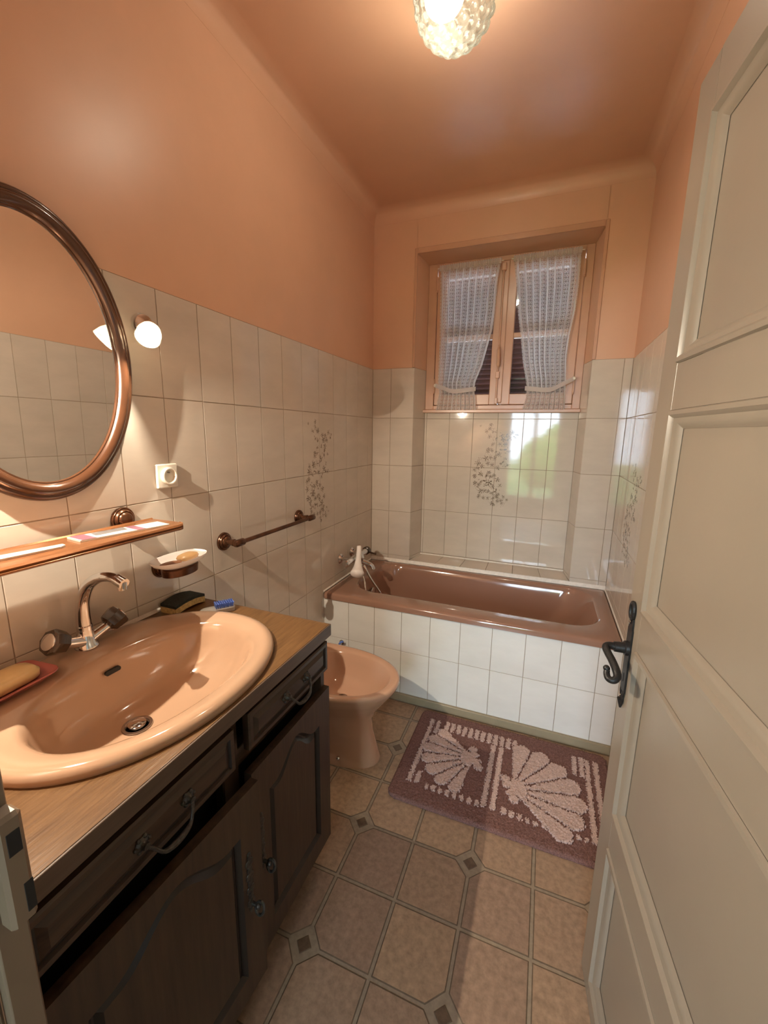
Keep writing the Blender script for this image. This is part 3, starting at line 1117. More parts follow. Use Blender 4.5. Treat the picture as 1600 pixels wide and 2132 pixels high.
MB().tube(spline([(0.09, 1.205, 0.655), (0.125, 1.215, 0.640), (0.160, 1.225, 0.622), (0.172, 1.228, 0.600)], 6), [0.014] * 12 + [0.013] * 7, 14).build('spout', 'chrome', mx_)
MB().tube([(0.09, 1.205, 0.69), (0.095, 1.19, 0.725)], [0.014, 0.016], 14).build('cradle', 'chrome', mx_)

hs = thing('hand_shower', 'white hand shower resting head down on the bath mixer tap', 'hand shower', (0.11, 1.10, 0.60))
path = spline([(0.098, 1.185, 0.748), (0.104, 1.170, 0.720), (0.112, 1.145, 0.680), (0.122, 1.115, 0.640), (0.130, 1.09, 0.612), (0.134, 1.075, 0.594)], 9)
L_ = len(path)
rad = []
for i in range(L_):
    t = i / (L_ - 1)
    rad.append(0.0135 + 0.005 * t + 0.0236 * max(0, (t - 0.35) / 0.43) ** 1.6 if t < 0.78 else 0.041 * math.sqrt(max(0.012, 1 - ((t - 0.78) / 0.222) ** 2)))
rad[0] = 0.007
MB().tube(path, rad, 20).build('handset', 'shower_white', hs, smooth=60)
MB().tube(spline([(0.098, 1.19, 0.75), (0.085, 1.21, 0.70), (0.09, 1.22, 0.62), (0.125, 1.20, 0.53), (0.16, 1.16, 0.44), (0.20, 1.15, 0.36), (0.26, 1.18, 0.30),
                  (0.27, 1.25, 0.32), (0.22, 1.26, 0.42), (0.15, 1.235, 0.54), (0.11, 1.225, 0.62), (0.095, 1.215, 0.65)], 8), 0.0065, 10).build('hose', 'chrome', mx_)

# ------------------------------------------------------------------ bidet
bd = thing('bidet', 'salmon ceramic bidet on a pedestal between cabinet and bathtub', 'bidet', (0.38, 0.5, 0))


def egg(xb, xf, w, z, seg=56, yc=0.502, back=3.4):
    """plan outline: blunt at the wall end xb, round at the front xf"""
    out = []
    cx = xb + (xf - xb) * 0.42
    for i in range(seg):
        t = 2 * PI * i / seg
        c, s = math.cos(t), math.sin(t)
        if c >= 0:
            x, e = cx + (xf - cx) * c, 2.0
            x = cx + (xf - cx) * math.copysign(abs(c) ** (2 / 2.15), c)
            y_ = w * math.copysign(abs(s) ** (2 / 2.15), s)
        else:
            x = cx - (cx - xb) * abs(c) ** (2 / back)
            y_ = w * math.copysign(abs(s) ** (2 / back), s) if abs(s) > 1e-9 else 0
        out.append((x, yc + y_, z))
    return out


b_ = [egg(0.16, 0.512, 0.098, 0.0), egg(0.16, 0.513, 0.099, 0.012), egg(0.17, 0.500, 0.092, 0.05), egg(0.17, 0.475, 0.088, 0.14), egg(0.14, 0.475, 0.096, 0.20), egg(0.09, 0.505, 0.125, 0.255),
      egg(0.05, 0.555, 0.172, 0.32), egg(0.03, 0.585, 0.195, 0.362), egg(0.026, 0.591, 0.199, 0.378), egg(0.03, 0.588, 0.196, 0.388), egg(0.05, 0.578, 0.187, 0.391),
      egg(0.165, 0.553, 0.160, 0.387), egg(0.175, 0.546, 0.153, 0.378), egg(0.19, 0.530, 0.140, 0.345), egg(0.215, 0.495, 0.115, 0.295), egg(0.25, 0.44, 0.08, 0.265),
      egg(0.30, 0.37, 0.03, 0.258)]
body = MB().loops(b_, True, True).build('body', 'bidet', bd, smooth=60)
MB().lathe([(0.024, 0), (0.024, 0.002), (0.016, 0.003), (0.001, 0.003)], (0.335, 0.502, 0.259), 'z', 20).build('drain', 'dark_chrome', bd)
MB().sphere((0.365, 0.402, 0.045), 0.009, 12, 8).build('screw_cap', 'chrome', bd)
bt = thing('bidet_tap', 'small chrome tap with cross handles on the bidet', 'tap', (0.105, 0.5, 0.391))
MB().lathe([(0.024, 0), (0.024, 0.006), (0.016, 0.012), (0.015, 0.05), (0.012, 0.058), (0.001, 0.058)], (0.105, 0.502, 0.391), 'z', 20).build('body', 'chrome', bt)
MB().tube(spline([(0.105, 0.502, 0.425), (0.14, 0.502, 0.445), (0.175, 0.502, 0.442), (0.195, 0.502, 0.42)], 5), 0.009, 12).build('spout', 'chrome', bt)
for s in (-1, 1):
    h_ = MB().tube([(0.105, 0.502 + s * 0.06, 0.391), (0.105, 0.502 + s * 0.06, 0.43)], 0.010, 12)
    h_.tube([(0.105, 0.502 + s * 0.06, 0.43), (0.105, 0.502 + s * 0.06, 0.442)], 0.020, 14)
    h_.build('handle', 'chrome', bt)

VY = YB
sv = thing('stop_valve', 'small chrome stop valve with blue lever on the bath tiles behind the bidet', 'valve', (0.115, VY, 0.25))
MB().lathe([(0.014, 0.0004), (0.014, 0.004), (0.008, 0.006), (0.008, 0.030), (0.001, 0.031)], (0.112, VY, 0.262), '-y', 14).build('valve_body', 'chrome', sv)
MB().tube(spline([(0.098, VY - 0.030, 0.252), (0.112, VY - 0.034, 0.256), (0.118, VY - 0.034, 0.276), (0.134, VY - 0.032, 0.284)], 5), [0.005] * 15 + [0.006], 10).build('lever', 'bristle', sv)

# ------------------------------------------------------------------ vanity cabinet
FX, VY0, VY1, CZ = 0.512, -0.748, 0.040, 0.850
vc = thing('vanity_cabinet', 'dark walnut vanity cabinet with drawers and arched panel doors', 'cabinet', (0.25, -0.35, 0))
cc = MB()
cc.box(0.005, FX - 0.03, VY1 - 0.018, VY1, 0.115, CZ - 0.036)
cc.box(FX - 0.03, FX, VY1 - 0.018, VY1, 0.115, CZ - 0.036)
cc.box(0.005, FX - 0.02, VY0, VY0 + 0.018, 0.115, CZ - 0.036)
cc.box(0.005, FX - 0.02, VY0, VY1, 0.115, 0.133)
cc.build('carcass', 'wood_v', vc, smooth=None)
MB().box(0.40, 0.447, VY0, VY1 - 0.004, 0.0, 0.115).build('toe_kick', 'wood_h', vc, smooth=None)
ff = MB()
ff.bbox(FX - 0.045, FX - 0.022, VY0 + 0.002, VY1 - 0.018, 0.655, 0.700, 0.002)
ff.bbox(FX - 0.045, FX - 0.018, -0.362, -0.312, 0.14, CZ - 0.036, 0.003)
ff.bbox(FX - 0.045, FX - 0.022, VY0 + 0.002, VY1 - 0.018, 0.795, CZ - 0.036, 0.002)
ff.build('face_frame', 'wood_h', vc)
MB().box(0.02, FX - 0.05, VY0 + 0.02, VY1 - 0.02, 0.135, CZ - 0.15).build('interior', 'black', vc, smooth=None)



def drawer(y0, y1, z0, z1, x, hy):
    mb = MB()

    def rect(i, xx):
        return [(xx, y0 + i, z0 + i), (xx, y1 - i, z0 + i), (xx, y1 - i, z1 - i), (xx, y0 + i, z1 - i)]
    mb.loops([rect(0, x - 0.018), rect(0, x - 0.003), rect(0.004, x), rect(0.013, x), rect(0.016, x - 0.005), rect(0.019, x - 0.005), rect(0.030, x + 0.001)], True, True)
    mb.m = [1 if 12 <= i < 20 else 0 for i in range(len(mb.f))]
    d = mb.build('drawer', ['wood_h', 'wood_groove'], vc, smooth=25)
    zc = (z0 + z1) / 2 + 0.002
    hw = 0.046
    h_ = MB()
    for s in (-1, 1):
        h_.lathe([(0.012, 0), (0.013, 0.002), (0.009, 0.004), (0.006, 0.009), (0.006, 0.014), (0.001, 0.016)], (x + 0.0005, hy + s * hw, zc), 'x', 14)
        for q in range(6):
            t = 2 * PI * q / 6
            h_.sphere((x + 0.002, hy + s * hw + 0.012 * math.cos(t), zc + 0.012 * math.sin(t)), 0.004, 8, 6)
    pts = spline([(x + 0.012, hy - hw, zc), (x + 0.020, hy - hw + 0.008, zc - 0.010), (x + 0.026, hy - hw * .55, zc - 0.026), (x + 0.027, hy, zc - 0.031),
                  (x + 0.026, hy + hw * .55, zc - 0.026), (x + 0.020, hy + hw - 0.008, zc - 0.010), (x + 0.012, hy + hw, zc)], 6)
    N_ = len(pts)
    h_.tube(pts, [0.0030 + 0.0026 * max(0, math.cos((i / (N_ - 1) - .5) * PI * 2.4)) for i in range(N_)], 10)
    h_.build('drawer_handle', 'pewter', d)
    return d


drawer(-0.312, VY1 - 0.002, 0.708, 0.799, FX + 0.016, -0.130)
drawer(VY0 + 0.008, -0.358, 0.702, 0.797, FX + 0.018, -0.530)


def cab_door(y0, y1, z0, z1, x, kside, ajar=0.0):
    """frame-and-panel door with cathedral arch; kside -1: knob at the low-y side"""
    st = 0.060
    py0, py1, pz0 = y0 + st, y1 - st, z0 + 0.062
    zs, zp = z1 - 0.092, z1 - 0.036          # shoulder and crown of the arch

    def outline(ins):
        a, b, c = py0 + ins, py1 - ins, pz0 + ins
        out = [(a, c), (b, c)]
        K = 26
        for i in range(K + 1):
            t = i / K
            yy = b + (a - b) * t
            s = abs(2 * t - 1)
            if s > 0.80:
                h = 0.0
            else:
                h = 0.5 + 0.5 * math.cos(PI * s / 0.80)
            out.append((yy, zs - ins + (zp - zs) * h))
        return out
    o0, o1, o2, o3 = outline(0), outline(0.008), outline(0.012), outline(0.022)
    nn = len(o0)
    # outer boundary sampled to the same count
    ob = [(y0, z0), (y1, z0)]
    for i in range(nn - 2):
        ob.append((y1 + (y0 - y1) * i / (nn - 3), z1))
    fr = MB()
    fr.loops([[(x - 0.020, *p) for p in ob], [(x, *p) for p in ob], [(x, *p) for p in o0], [(x - 0.011, *p) for p in o1], [(x - 0.018, *p) for p in o1]], True, False)
    fr.m = [1 if 2 * nn <= i < 4 * nn else 0 for i in range(len(fr.f))]
    pn = MB()
    pn.loops([[(x - 0.0185, *p) for p in o1], [(x - 0.012, *p) for p in o1], [(x - 0.012, *p) for p in o2], [(x - 0.004, *p) for p in o3]], True, True)
    pn.m = [1 if i < 3 * nn else 0 for i in range(len(pn.f))]
    hinge_y = y0 if kside > 0 else y1

    def rotz(p):
        if not ajar:
            return p
        d = p.y - hinge_y
        e = p.x - x
        ca, sa = math.cos(ajar), math.sin(ajar)
        return Vector((x + e * ca + abs(d) * sa, hinge_y + d * ca, p.z))
    fr.xform(rotz)
    pn.xform(rotz)
    d = fr.build('door', ['wood_v', 'wood_groove'], vc, smooth=15)
    pn.build('panel', ['wood_v', 'wood_groove'], d, smooth=10)
    ky = (y0 + 0.024) if kside < 0 else (y1 - 0.040)
    zc = z0 + (0.330 if kside < 0 else 0.305)
    e_ = MB()
    for q in range(9):
        zz = zc - 0.07 + 0.14 * q / 8
        w_ = 0.008 + 0.004 * (q % 2) if 0 < q < 8 else 0.006
        e_.sphere((x + 0.001, ky, zz), 0.012, 10, 6, (0.25, w_ / 0.012, 0.95))
    e_.xform(rotz)
    e_.build('escutcheon', 'pewter', d)
    kb = MB()
    kb.tube([(x, ky, zc - 0.055), (x + 0.020, ky, zc - 0.055)], 0.0045, 10)
    ring_ = [(x + 0.024 + 0.011 * math.sin(2 * PI * i / 20), ky + 0.004 * math.cos(2 * PI * i / 20), zc - 0.059 + 0.013 * math.cos(2 * PI * i / 20)) for i in range(20)]
    kb.tube(ring_ + ring_[:1], 0.0034, 8, cap=False)
    kb.sphere((x + 0.020, ky, zc - 0.055), 0.007, 10, 8)
    kb.xform(rotz)
    kb.build('ring_knob', 'pewter', d)
    return d


cab_door(-0.316, VY1 - 0.001, 0.118, 0.652, FX + 0.018, -1)
cab_door(VY0 + 0.004, -0.321, 0.118, 0.652, FX + 0.018, 1, ajar=0.055)

# worktop: slab with the front and end edge band
wt = thing('worktop', 'oak laminate worktop carrying the peach washbasin', 'worktop', (0.27, -0.35, CZ - 0.036))
hole = oval(0.2665, -0.345, 0.235, 0.292, 0, 72, 2.15)
rx0, rx1, ry0, ry1 = 0.0045, 0.529, VY0, 0.0455
edge_ = []
for p in hole:
    dx, dy = p[0] - 0.2665, p[1] + 0.345
    t = min(((rx1 if dx > 0 else rx0) - 0.2665) / dx if abs(dx) > 1e-9 else 1e9, ((ry1 if dy > 0 else ry0) + 0.345) / dy if abs(dy) > 1e-9 else 1e9)
    edge_.append([0.2665 + dx * t, -0.345 + dy * t])
for c in ((rx0, ry0), (rx1, ry0), (rx1, ry1), (rx0, ry1)):
    i = min(range(72), key=lambda q: (edge_[q][0] - c[0]) ** 2 + (edge_[q][1] - c[1]) ** 2)
    edge_[i] = list(c)
MB().loops([[(p[0], p[1], CZ) for p in hole], [(p[0], p[1], CZ - 0.036) for p in hole], [(p[0], p[1], CZ - 0.036) for p in edge_], [(p[0], p[1], CZ) for p in edge_], [(p[0], p[1], CZ) for p in hole]]).build('slab', 'counter', wt, smooth=None)
eb = MB()
eb.bbox(0.5292, 0.5335, VY0, 0.0495, CZ - 0.0358, CZ - 0.0004, 0.0008)
eb.bbox(0.0045, 0.5291, 0.0457, 0.0495, CZ - 0.0358, CZ - 0.0004, 0.0008)
eb.build('edge_band', 'counter_edge', wt)
MB().prism([(0.0005, CZ - 0.002), (0.008, CZ + 0.0008), (0.0005, CZ + 0.010)], 'y', VY0, 0.05).build('trim_5', 'caulk', smooth=None, kind='structure')

# ------------------------------------------------------------------ washbasin
wbn = thing('washbasin', 'oval peach ceramic washbasin sunk in the oak worktop', 'washbasin', (0.26, -0.345, CZ))
SX, SY = 0.2665, -0.345
lp = [oval(SX, SY, 0.2555, 0.314, CZ + 0.0005, 72, 2.15), oval(SX, SY, 0.2570, 0.316, CZ + 0.006, 72, 2.15), oval(SX, SY, 0.2560, 0.315, CZ + 0.013, 72, 2.15), oval(SX, SY, 0.2510, 0.309, CZ + 0.019, 72, 2.15),
      oval(SX, SY, 0.242, 0.299, CZ + 0.0225, 72, 2.15), oval(SX + 0.008, SY, 0.226, 0.286, CZ + 0.0225, 72, 2.15),
      oval(0.298, -0.338, 0.176, 0.262, CZ + 0.015, 72, 2.2), oval(0.298, -0.338, 0.169, 0.254, CZ + 0.0115, 72, 2.2), oval(0.297, -0.338, 0.162, 0.246, CZ + 0.004, 72, 2.2),
      oval(0.294, -0.339, 0.155, 0.238, CZ - 0.012, 72, 2.2), oval(0.289, -0.341, 0.147, 0.226, CZ - 0.040, 72, 2.2), oval(0.281, -0.345, 0.136, 0.205, CZ - 0.075, 72, 2.2),
      oval(0.270, -0.350, 0.118, 0.172, CZ - 0.105, 72, 2.1), oval(0.258, -0.354, 0.092, 0.130, CZ - 0.122, 72, 2), oval(0.245, -0.357, 0.058, 0.075, CZ - 0.130, 72, 2),
      oval(0.238, -0.358, 0.030, 0.030, CZ - 0.133, 72, 2)]
MB().loops(lp, False, True).build('bowl', 'ceramic', wbn, smooth=60)
dr = MB().lathe([(0.031, -0.001), (0.033, 0.001), (0.032, 0.003), (0.026, 0.003), (0.022, -0.002), (0.001, -0.003)], (0.238, -0.358, CZ - 0.132), 'z', 28)
dr = dr.build('drain', 'dark_chrome', wbn)
MB().lathe([(0.019, 0.001), (0.0195, 0.007), (0.016, 0.009), (0.001, 0.010)], (0.238, -0.358, CZ - 0.132), 'z', 24).build('plug', 'chrome', dr)
ov = MB()
pts = rrect(-0.019, 0.019, -0.0052, 0.0052, 0.005, 0, 4)
ov.loops([[(0.1498 + 0.20 * (-p[1]) + 0.0, -0.340 + p[0], 0.828 + p[1]) for p in pts], [(0.1440 + 0.20 * (-p[1]), -0.340 + p[0], 0.828 + p[1]) for p in pts]], True, True)
ov.build('overflow', 'black', wbn, smooth=None)

# mixer tap of the washbasin
tp = thing('basin_mixer_tap', 'chrome swan neck mixer tap with smoked knobs behind the washbasin', 'tap', (0.056, -0.336, CZ + 0.0225))
tb = MB()
zt0 = CZ + 0.021
tb.lathe([(0.026, 0), (0.026, 0.004), (0.020, 0.012), (0.018, 0.040), (0.0165, 0.052), (0.001, 0.056)], (0.056, -0.336, zt0), 'z', 24)
tb.tube([(0.058, -0.340, zt0 + 0.016), (0.062, -0.388, zt0 + 0.034)], [0.015, 0.0125], 16)
tb.tube([(0.058, -0.332, zt0 + 0.016), (0.062, -0.284, zt0 + 0.034)], [0.015, 0.0125], 16)
tb.build('body', 'chrome', tp, smooth=50)
sp_ = spline([(0.056, -0.336, zt0 + 0.046), (0.056, -0.336, zt0 + 0.085), (0.064, -0.336, zt0 + 0.125), (0.090, -0.336, zt0 + 0.165), (0.130, -0.336, zt0 + 0.190), (0.168, -0.336, zt0 + 0.198), (0.196, -0.336, zt0 + 0.194)], 6)
N_ = len(sp_)
MB().tube(sp_, [0.0165 - 0.0065 * i / (N_ - 1) for i in range(N_)], 18).build('spout', 'chrome', tp, smooth=60)
MB().lathe([(0.0175, 0), (0.0175, 0.010), (0.0160, 0.012)], (0.056, -0.336, zt0 + 0.046), 'z', 20).build('collar', 'chrome', tp)
MB().tube([(0.192, -0.336, zt0 + 0.196), (0.216, -0.336, zt0 + 0.188)], [0.0125, 0.0125], 16).tube([(0.209, -0.336, zt0 + 0.192), (0.207, -0.336, zt0 + 0.174)], 0.010, 14).build('aerator', 'chrome', tp)
for s in (-1, 1):
    d_ = Vector((0.10, s * 0.86, 0.50)).normalized()
    u_ = d_.orthogonal().normalized()
    w_ = d_.cross(u_)
    c_ = Vector((0.062, -0.336 + s * 0.050, zt0 + 0.035))
    kb = MB()
    prof = [(0.015, 0), (0.024, 0.006), (0.0265, 0.018), (0.0285, 0.034), (0.0265, 0.040), (0.021, 0.0415)]
    seg = 24
    lps = []
    for r_, h_ in prof:
        lps.append([c_ + d_ * h_ + (u_ * math.cos(2 * PI * i / seg) + w_ * math.sin(2 * PI * i / seg)) * (r_ * (1 + 0.05 * math.cos(2 * PI * i / seg * 8))) for i in range(seg)])
    kb.loops(lps, True, True)
    kk = kb.build('knob', 'smoked', tp, smooth=30, label='smoked brown knob')
    cp = MB()
    cp.loops([[c_ + d_ * h_ + (u_ * math.cos(2 * PI * i / 20) + w_ * math.sin(2 * PI * i / 20)) * r_ for i in range(20)] for r_, h_ in ((0.0195, 0.041), (0.019, 0.0435), (0.014, 0.0445))], True, True)
    cp.build('knob_cap', 'chrome', kk)

# ------------------------------------------------------------------ soap tray on the basin, sponge, brush
st_ = thing('soap_tray', 'coral red plastic soap tray on the near rim of the washbasin', 'soap dish', (0.08, -0.515, CZ + 0.02))
tl0 = CZ + 0.0232


def rot2(p, a, c):
    x, y_ = p[0] - c[0], p[1] - c[1]
    return (c[0] + x * math.cos(a) - y_ * math.sin(a), c[1] + x * math.sin(a) + y_ * math.cos(a), p[2])


cT = (0.083, -0.520)
tr_l = [rrect(0.040, 0.126, -0.580, -0.460, 0.018, tl0, 6), rrect(0.026, 0.140, -0.602, -0.438, 0.026, tl0 + 0.013, 6), rrect(0.027, 0.139, -0.601, -0.439, 0.025, tl0 + 0.015, 6),
        rrect(0.036, 0.130, -0.590, -0.450, 0.02, tl0 + 0.012, 6), rrect(0.044, 0.122, -0.576, -0.464, 0.016, tl0 + 0.003, 6)]
MB().loops([[rot2(p, 0.10, cT) for p in q] for q in tr_l], True, True).build('dish', 'red_plastic', st_, smooth=50)
s1 = [rrect(0.056, 0.112, -0.562, -0.472, 0.022, tl0 + 0.004, 6), rrect(0.049, 0.119, -0.572, -0.462, 0.026, tl0 + 0.010, 6), rrect(0.048, 0.120, -0.573, -0.461, 0.026, tl0 + 0.022, 6),
      rrect(0.054, 0.114, -0.566, -0.468, 0.024, tl0 + 0.030, 6), rrect(0.066, 0.102, -0.55, -0.484, 0.016, tl0 + 0.032, 6)]
tag(MB().loops([[rot2(p, 0.10, cT) for p in q] for q in s1], True, True).build('soap_bar', 'soap_yellow', smooth=60), 'ivory yellow soap bar lying in the coral red tray', 'soap')

sg = thing('sponge', 'black scouring sponge with yellow foam lying on the worktop against the tiles', 'sponge', (0.055, -0.03, CZ))


def bent(z0, z1, k=10):
    lo = []
    for i in range(k + 1):
        t = i / k
        y_ = -0.088 + 0.115 * t
        zz = 0.010 * math.sin(PI * t) + 0.003
        lo.append([(0.014, y_, CZ + zz + z0), (0.083 - 0.006 * abs(2 * t - 1), y_, CZ + zz + z0), (0.083 - 0.006 * abs(2 * t - 1), y_, CZ + zz + z1), (0.014, y_, CZ + zz + z1)])
    return MB().loops(lo, True, True)


bent(-0.0025, 0.016).build('foam', 'foam', sg)
bent(0.0162, 0.025).build('scouring_pad', 'scour', sg)

nb = thing('nail_brush', 'clear nail brush with blue bristles beside the sponge on the worktop', 'brush', (0.17, 0.0, CZ))
cB, aB = (0.172, -0.014), 0.62


def brot(p):
    return Vector(rot2((p[0] + cB[0], p[1] + cB[1], p[2]), -aB, cB))


bb = MB().loops([[brot(p) for p in rrect(-0.019, 0.019, -0.052, 0.048, 0.012, CZ + z_, 5)] for z_ in (0.0008, 0.012)] + [[brot(p) for p in rrect(-0.016, 0.016, -0.049, 0.045, 0.010, CZ + 0.014, 5)]], True, True)
bb.build('brush_body', 'clear_plastic', nb, smooth=40)
br = MB()
for i in range(6):
    for j in range(9):
        px, py = -0.0125 + i * 0.005, -0.008 + j * 0.006
        q0 = brot((px, py, CZ + 0.0135))
        q1 = brot((px * 1.15, py * 1.06, CZ + 0.029 + random.uniform(-.001, .001)))
        br.tube([q0, q1], [0.0016, 0.0023], 6)
br.build('bristles', 'bristle', nb, kind='stuff')

# ------------------------------------------------------------------ mirror
mi_ = thing('oval_mirror', 'oval mirror in a rounded bronze frame on the left wall', 'mirror', (0.0, -0.345, 1.24))
MC = (-0.338, 1.563)
AO, BO = 0.2285, 0.327
prof = [(0, 0.0006), (0.000, 0.006), (0.004, 0.0145), (0.010, 0.0175), (0.013, 0.0165), (0.0165, 0.021), (0.024, 0.0255), (0.032, 0.0235), (0.038, 0.0175), (0.0405, 0.0125), (0.0435, 0.0125), (0.0450, 0.0075)]
lps = []
for ins, h in prof:
    lps.append([(h, MC[0] + (AO - ins) * math.cos(2 * PI * i / 96), MC[1] + (BO - ins) * math.sin(2 * PI * i / 96)) for i in range(96)])
tilt = lambda p: Vector((p.x + (p.z - 1.236) * 0.0195, p.y, p.z))
MB().loops(lps).xform(tilt).build('frame', 'mirror_frame', mi_, smooth=50)
g_ = [(0.0075, MC[0] + (AO - 0.043) * math.cos(2 * PI * i / 96), MC[1] + (BO - 0.043) * math.sin(2 * PI * i / 96)) for i in range(96)]
MB().loops([[(0.003, p[1], p[2]) for p in g_], g_], True, True).xform(tilt).build('mirror_glass', 'mirror', mi_, smooth=30)

# ------------------------------------------------------------------ wall spotlights
SPZ = 1.687


def wall_spot(y0, sg, label, watts, aim):
    spt = thing('wall_spotlight', label, 'lamp', (0, y0, SPZ), 'spotlights beside the oval mirror')
    MB().lathe([(0.034, 0.0006), (0.034, 0.004), (0.030, 0.012), (0.014, 0.017), (0.001, 0.018)], (0, y0, SPZ), 'x', 28).build('wall_base', 'chrome', spt)
    MB().tube(spline([(0.012, y0, SPZ), (0.048, y0 - sg * 0.014, SPZ - 0.002), (0.082, y0 - sg * 0.037, SPZ - 0.012)], 5), 0.006, 12).build('arm', 'chrome', spt)
    ax = Vector(aim).normalized()
    u_ = ax.orthogonal().normalized()
    w_ = ax.cross(u_)
    c_ = Vector((0.080, y0 - sg * 0.036, SPZ - 0.014))

    def spun(prof, seg=28):
        return [[c_ + ax * h + (u_ * math.cos(2 * PI * i / seg) + w_ * math.sin(2 * PI * i / seg)) * r for i in range(seg)] for r, h in prof]
    MB().loops(spun([(0.010, -0.006), (0.015, 0.0), (0.0155, 0.010), (0.012, 0.012)]), True, True).build('socket', 'chrome', spt)
    MB().loops(spun([(0.013, 0.006), (0.024, 0.016), (0.0290, 0.032), (0.0305, 0.0525), (0.0290, 0.0525), (0.0275, 0.033), (0.022, 0.018), (0.013, 0.009)])).build('shade', 'spot_cup', spt, smooth=50)
    MB().sphere(tuple(c_ + ax * 0.0185), 0.0140, 18, 12).build('bulb', 'spot_bulb', spt)
    point_light('spot_light', tuple(c_ + ax * 0.0370), watts, SPOT_COLOR, 0.0035, spt)


wall_spot(-0.052, 1, 'lit chrome swivel spotlight on the tiles between oval mirror and towel rail', SPOT_W * 0.25, (0.36, -0.62, -0.70))
wall_spot(-0.645, -1, 'lit chrome swivel spotlight on the tiles at the near side of the oval mirror', SPOT_W, (0.55, 0.43, -0.72))

# ------------------------------------------------------------------ glass-bubble ceiling lamp
LC = Vector((0.738, 0.430, 2.606))
lm = thing('ceiling_lamp', 'bubbled glass globe lamp glowing on the ceiling', 'lamp', (LC.x, LC.y, H))
MB().lathe([(0.062, 0.0008), (0.062, 0.010), (0.052, 0.022), (0.048, 0.030), (0.001, 0.031)], (LC.x, LC.y, H), '-z', 32).build('ceiling_plate', 'white_plastic', lm)
bub = []
NB = 150
for i in range(NB):
    z_ = 1 - 2 * (i + .5) / NB
    t = PI * (3 - math.sqrt(5)) * i
    r_ = math.sqrt(1 - z_ * z_)
    bub.append(Vector((r_ * math.cos(t), r_ * math.sin(t), z_)))
gv, gf = [], []
NU, NV = 132, 66
R0 = 0.109
br_r = [0.135 + 0.03 * random.random() for _ in bub]
lps = []
for j in range(NV + 1):
    th_ = 0.82 + (PI - 0.82) * j / NV
    row = []
    for i in range(NU):
        ph = 2 * PI * i / NU
        d = Vector((math.sin(th_) * math.cos(ph), math.sin(th_) * math.sin(ph), math.cos(th_)))
        h = 0
        for bq, rq in zip(bub, br_r):
            if abs(bq.z - d.z) > 0.3:
                continue
            s = 1 - (d - bq).length_squared / (rq * rq)
            if s > 0:
                h = max(h, math.sqrt(s))
        row.append(LC + d * (R0 + 0.0095 * h))
    lps.append(row)
MB().loops(lps).build('globe', 'globe', lm, smooth=80)
MB().sphere((LC.x - 0.028, LC.y - 0.012, LC.z + 0.004), 0.052, 20, 14, (1.1, 1, 1.0)).build('bulb', 'bulb', lm)
point_light('lamp_light', (LC.x - 0.020, LC.y - 0.012, LC.z - 0.060), CEILING_LAMP_W, LAMP_COLOR, 0.03, lm)

# ------------------------------------------------------------------ socket outlet
so = thing('socket_outlet', 'white power socket on the tiles under the spotlight', 'socket', (0, -0.0175, 1.228))
MB().bbox(0.0004, 0.0095, -0.0550, 0.0200, 1.2285, 1.3015, 0.003).build('plate', 'white_plastic', so)
MB().lathe([(0.026, 0.009), (0.026, 0.020), (0.0245, 0.0215), (0.0215, 0.0215), (0.0205, 0.018), (0.0205, 0.004), (0.001, 0.004)], (0, -0.0175, 1.265), 'x', 32).build('socket_ring', 'white_plastic', so)
for dy, dz in ((-0.0095, 0), (0.0095, 0)):
    MB().lathe([(0.0026, 0.0040), (0.0026, 0.0048), (0.001, 0.0048)], (0, -0.0175 + dy, 1.265 + dz), 'x', 12).build('pin_hole', 'black', so)
MB().tube([(0.004, -0.0175, 1.276), (0.017, -0.0175, 1.276)], 0.0023, 10).build('earth_pin', 'dark_chrome', so)


# ------------------------------------------------------------------ rosette helper, shelf, towel rail, soap holder
def rosette(mb, y_, z_, r=0.032):
    mb.lathe([(r, 0.0005), (r, 0.005), (r * .93, 0.009), (r * .84, 0.008), (r * .80, 0.013), (r * .70, 0.016), (r * .62, 0.0145), (r * .56, 0.019), (r * .40, 0.023), (0.001, 0.024)],
             (0, y_, z_), 'x', 32)
    return mb


shf = thing('wall_shelf', 'copper lacquered wooden shelf below the oval mirror', 'shelf', (0.08, -0.35, 1.13))
ZS = 1.148
prof = [(0.022, ZS - 0.016), (0.160, ZS - 0.016), (0.170, ZS - 0.012), (0.172, ZS - 0.008), (0.168, ZS - 0.006), (0.170, ZS - 0.002), (0.165, ZS + 0.002), (0.148, ZS + 0.002), (0.146, ZS), (0.030, ZS), (0.026, ZS + 0.003), (0.022, ZS + 0.002)]
shp = MB()
ends = (-0.62, -0.098)
lps = []
for q in range(7):
    e = [0, 0.012, 0.03, 0, 0, 0, 0][q]
for yy, ins in ((-0.62, 0.0), (-0.130, 0.0), (-0.115, 0.008), (-0.104, 0.020), (-0.098, 0.040)):
    lps.append([(min(px, 0.172 - ins), yy, pz) for px, pz in prof])
shp.loops(lps, True, True)
shp.build('board', 'copperwood', shf, smooth=30)
rosette(MB(), -0.170, 1.158, 0.034).build('rosette', 'bronze', shf)
rosette(MB(), -0.530, 1.158, 0.034).build('rosette', 'bronze', shf)

q1 = MB().prism([(0.064, -0.560), (0.104, -0.560), (0.1195, -0.400), (0.112, -0.386), (0.0985, -0.384)], 'z', ZS + 0.0004, ZS + 0.004)
tag(q1.build('nail_file', 'paper_white', smooth=None), 'long white nail file lying at the near end of the copper shelf', 'nail file')
pk = thing('nail_kit_packet', 'flat packet with mauve print lying at the far end of the copper shelf', 'packet', (0.09, -0.24, ZS))


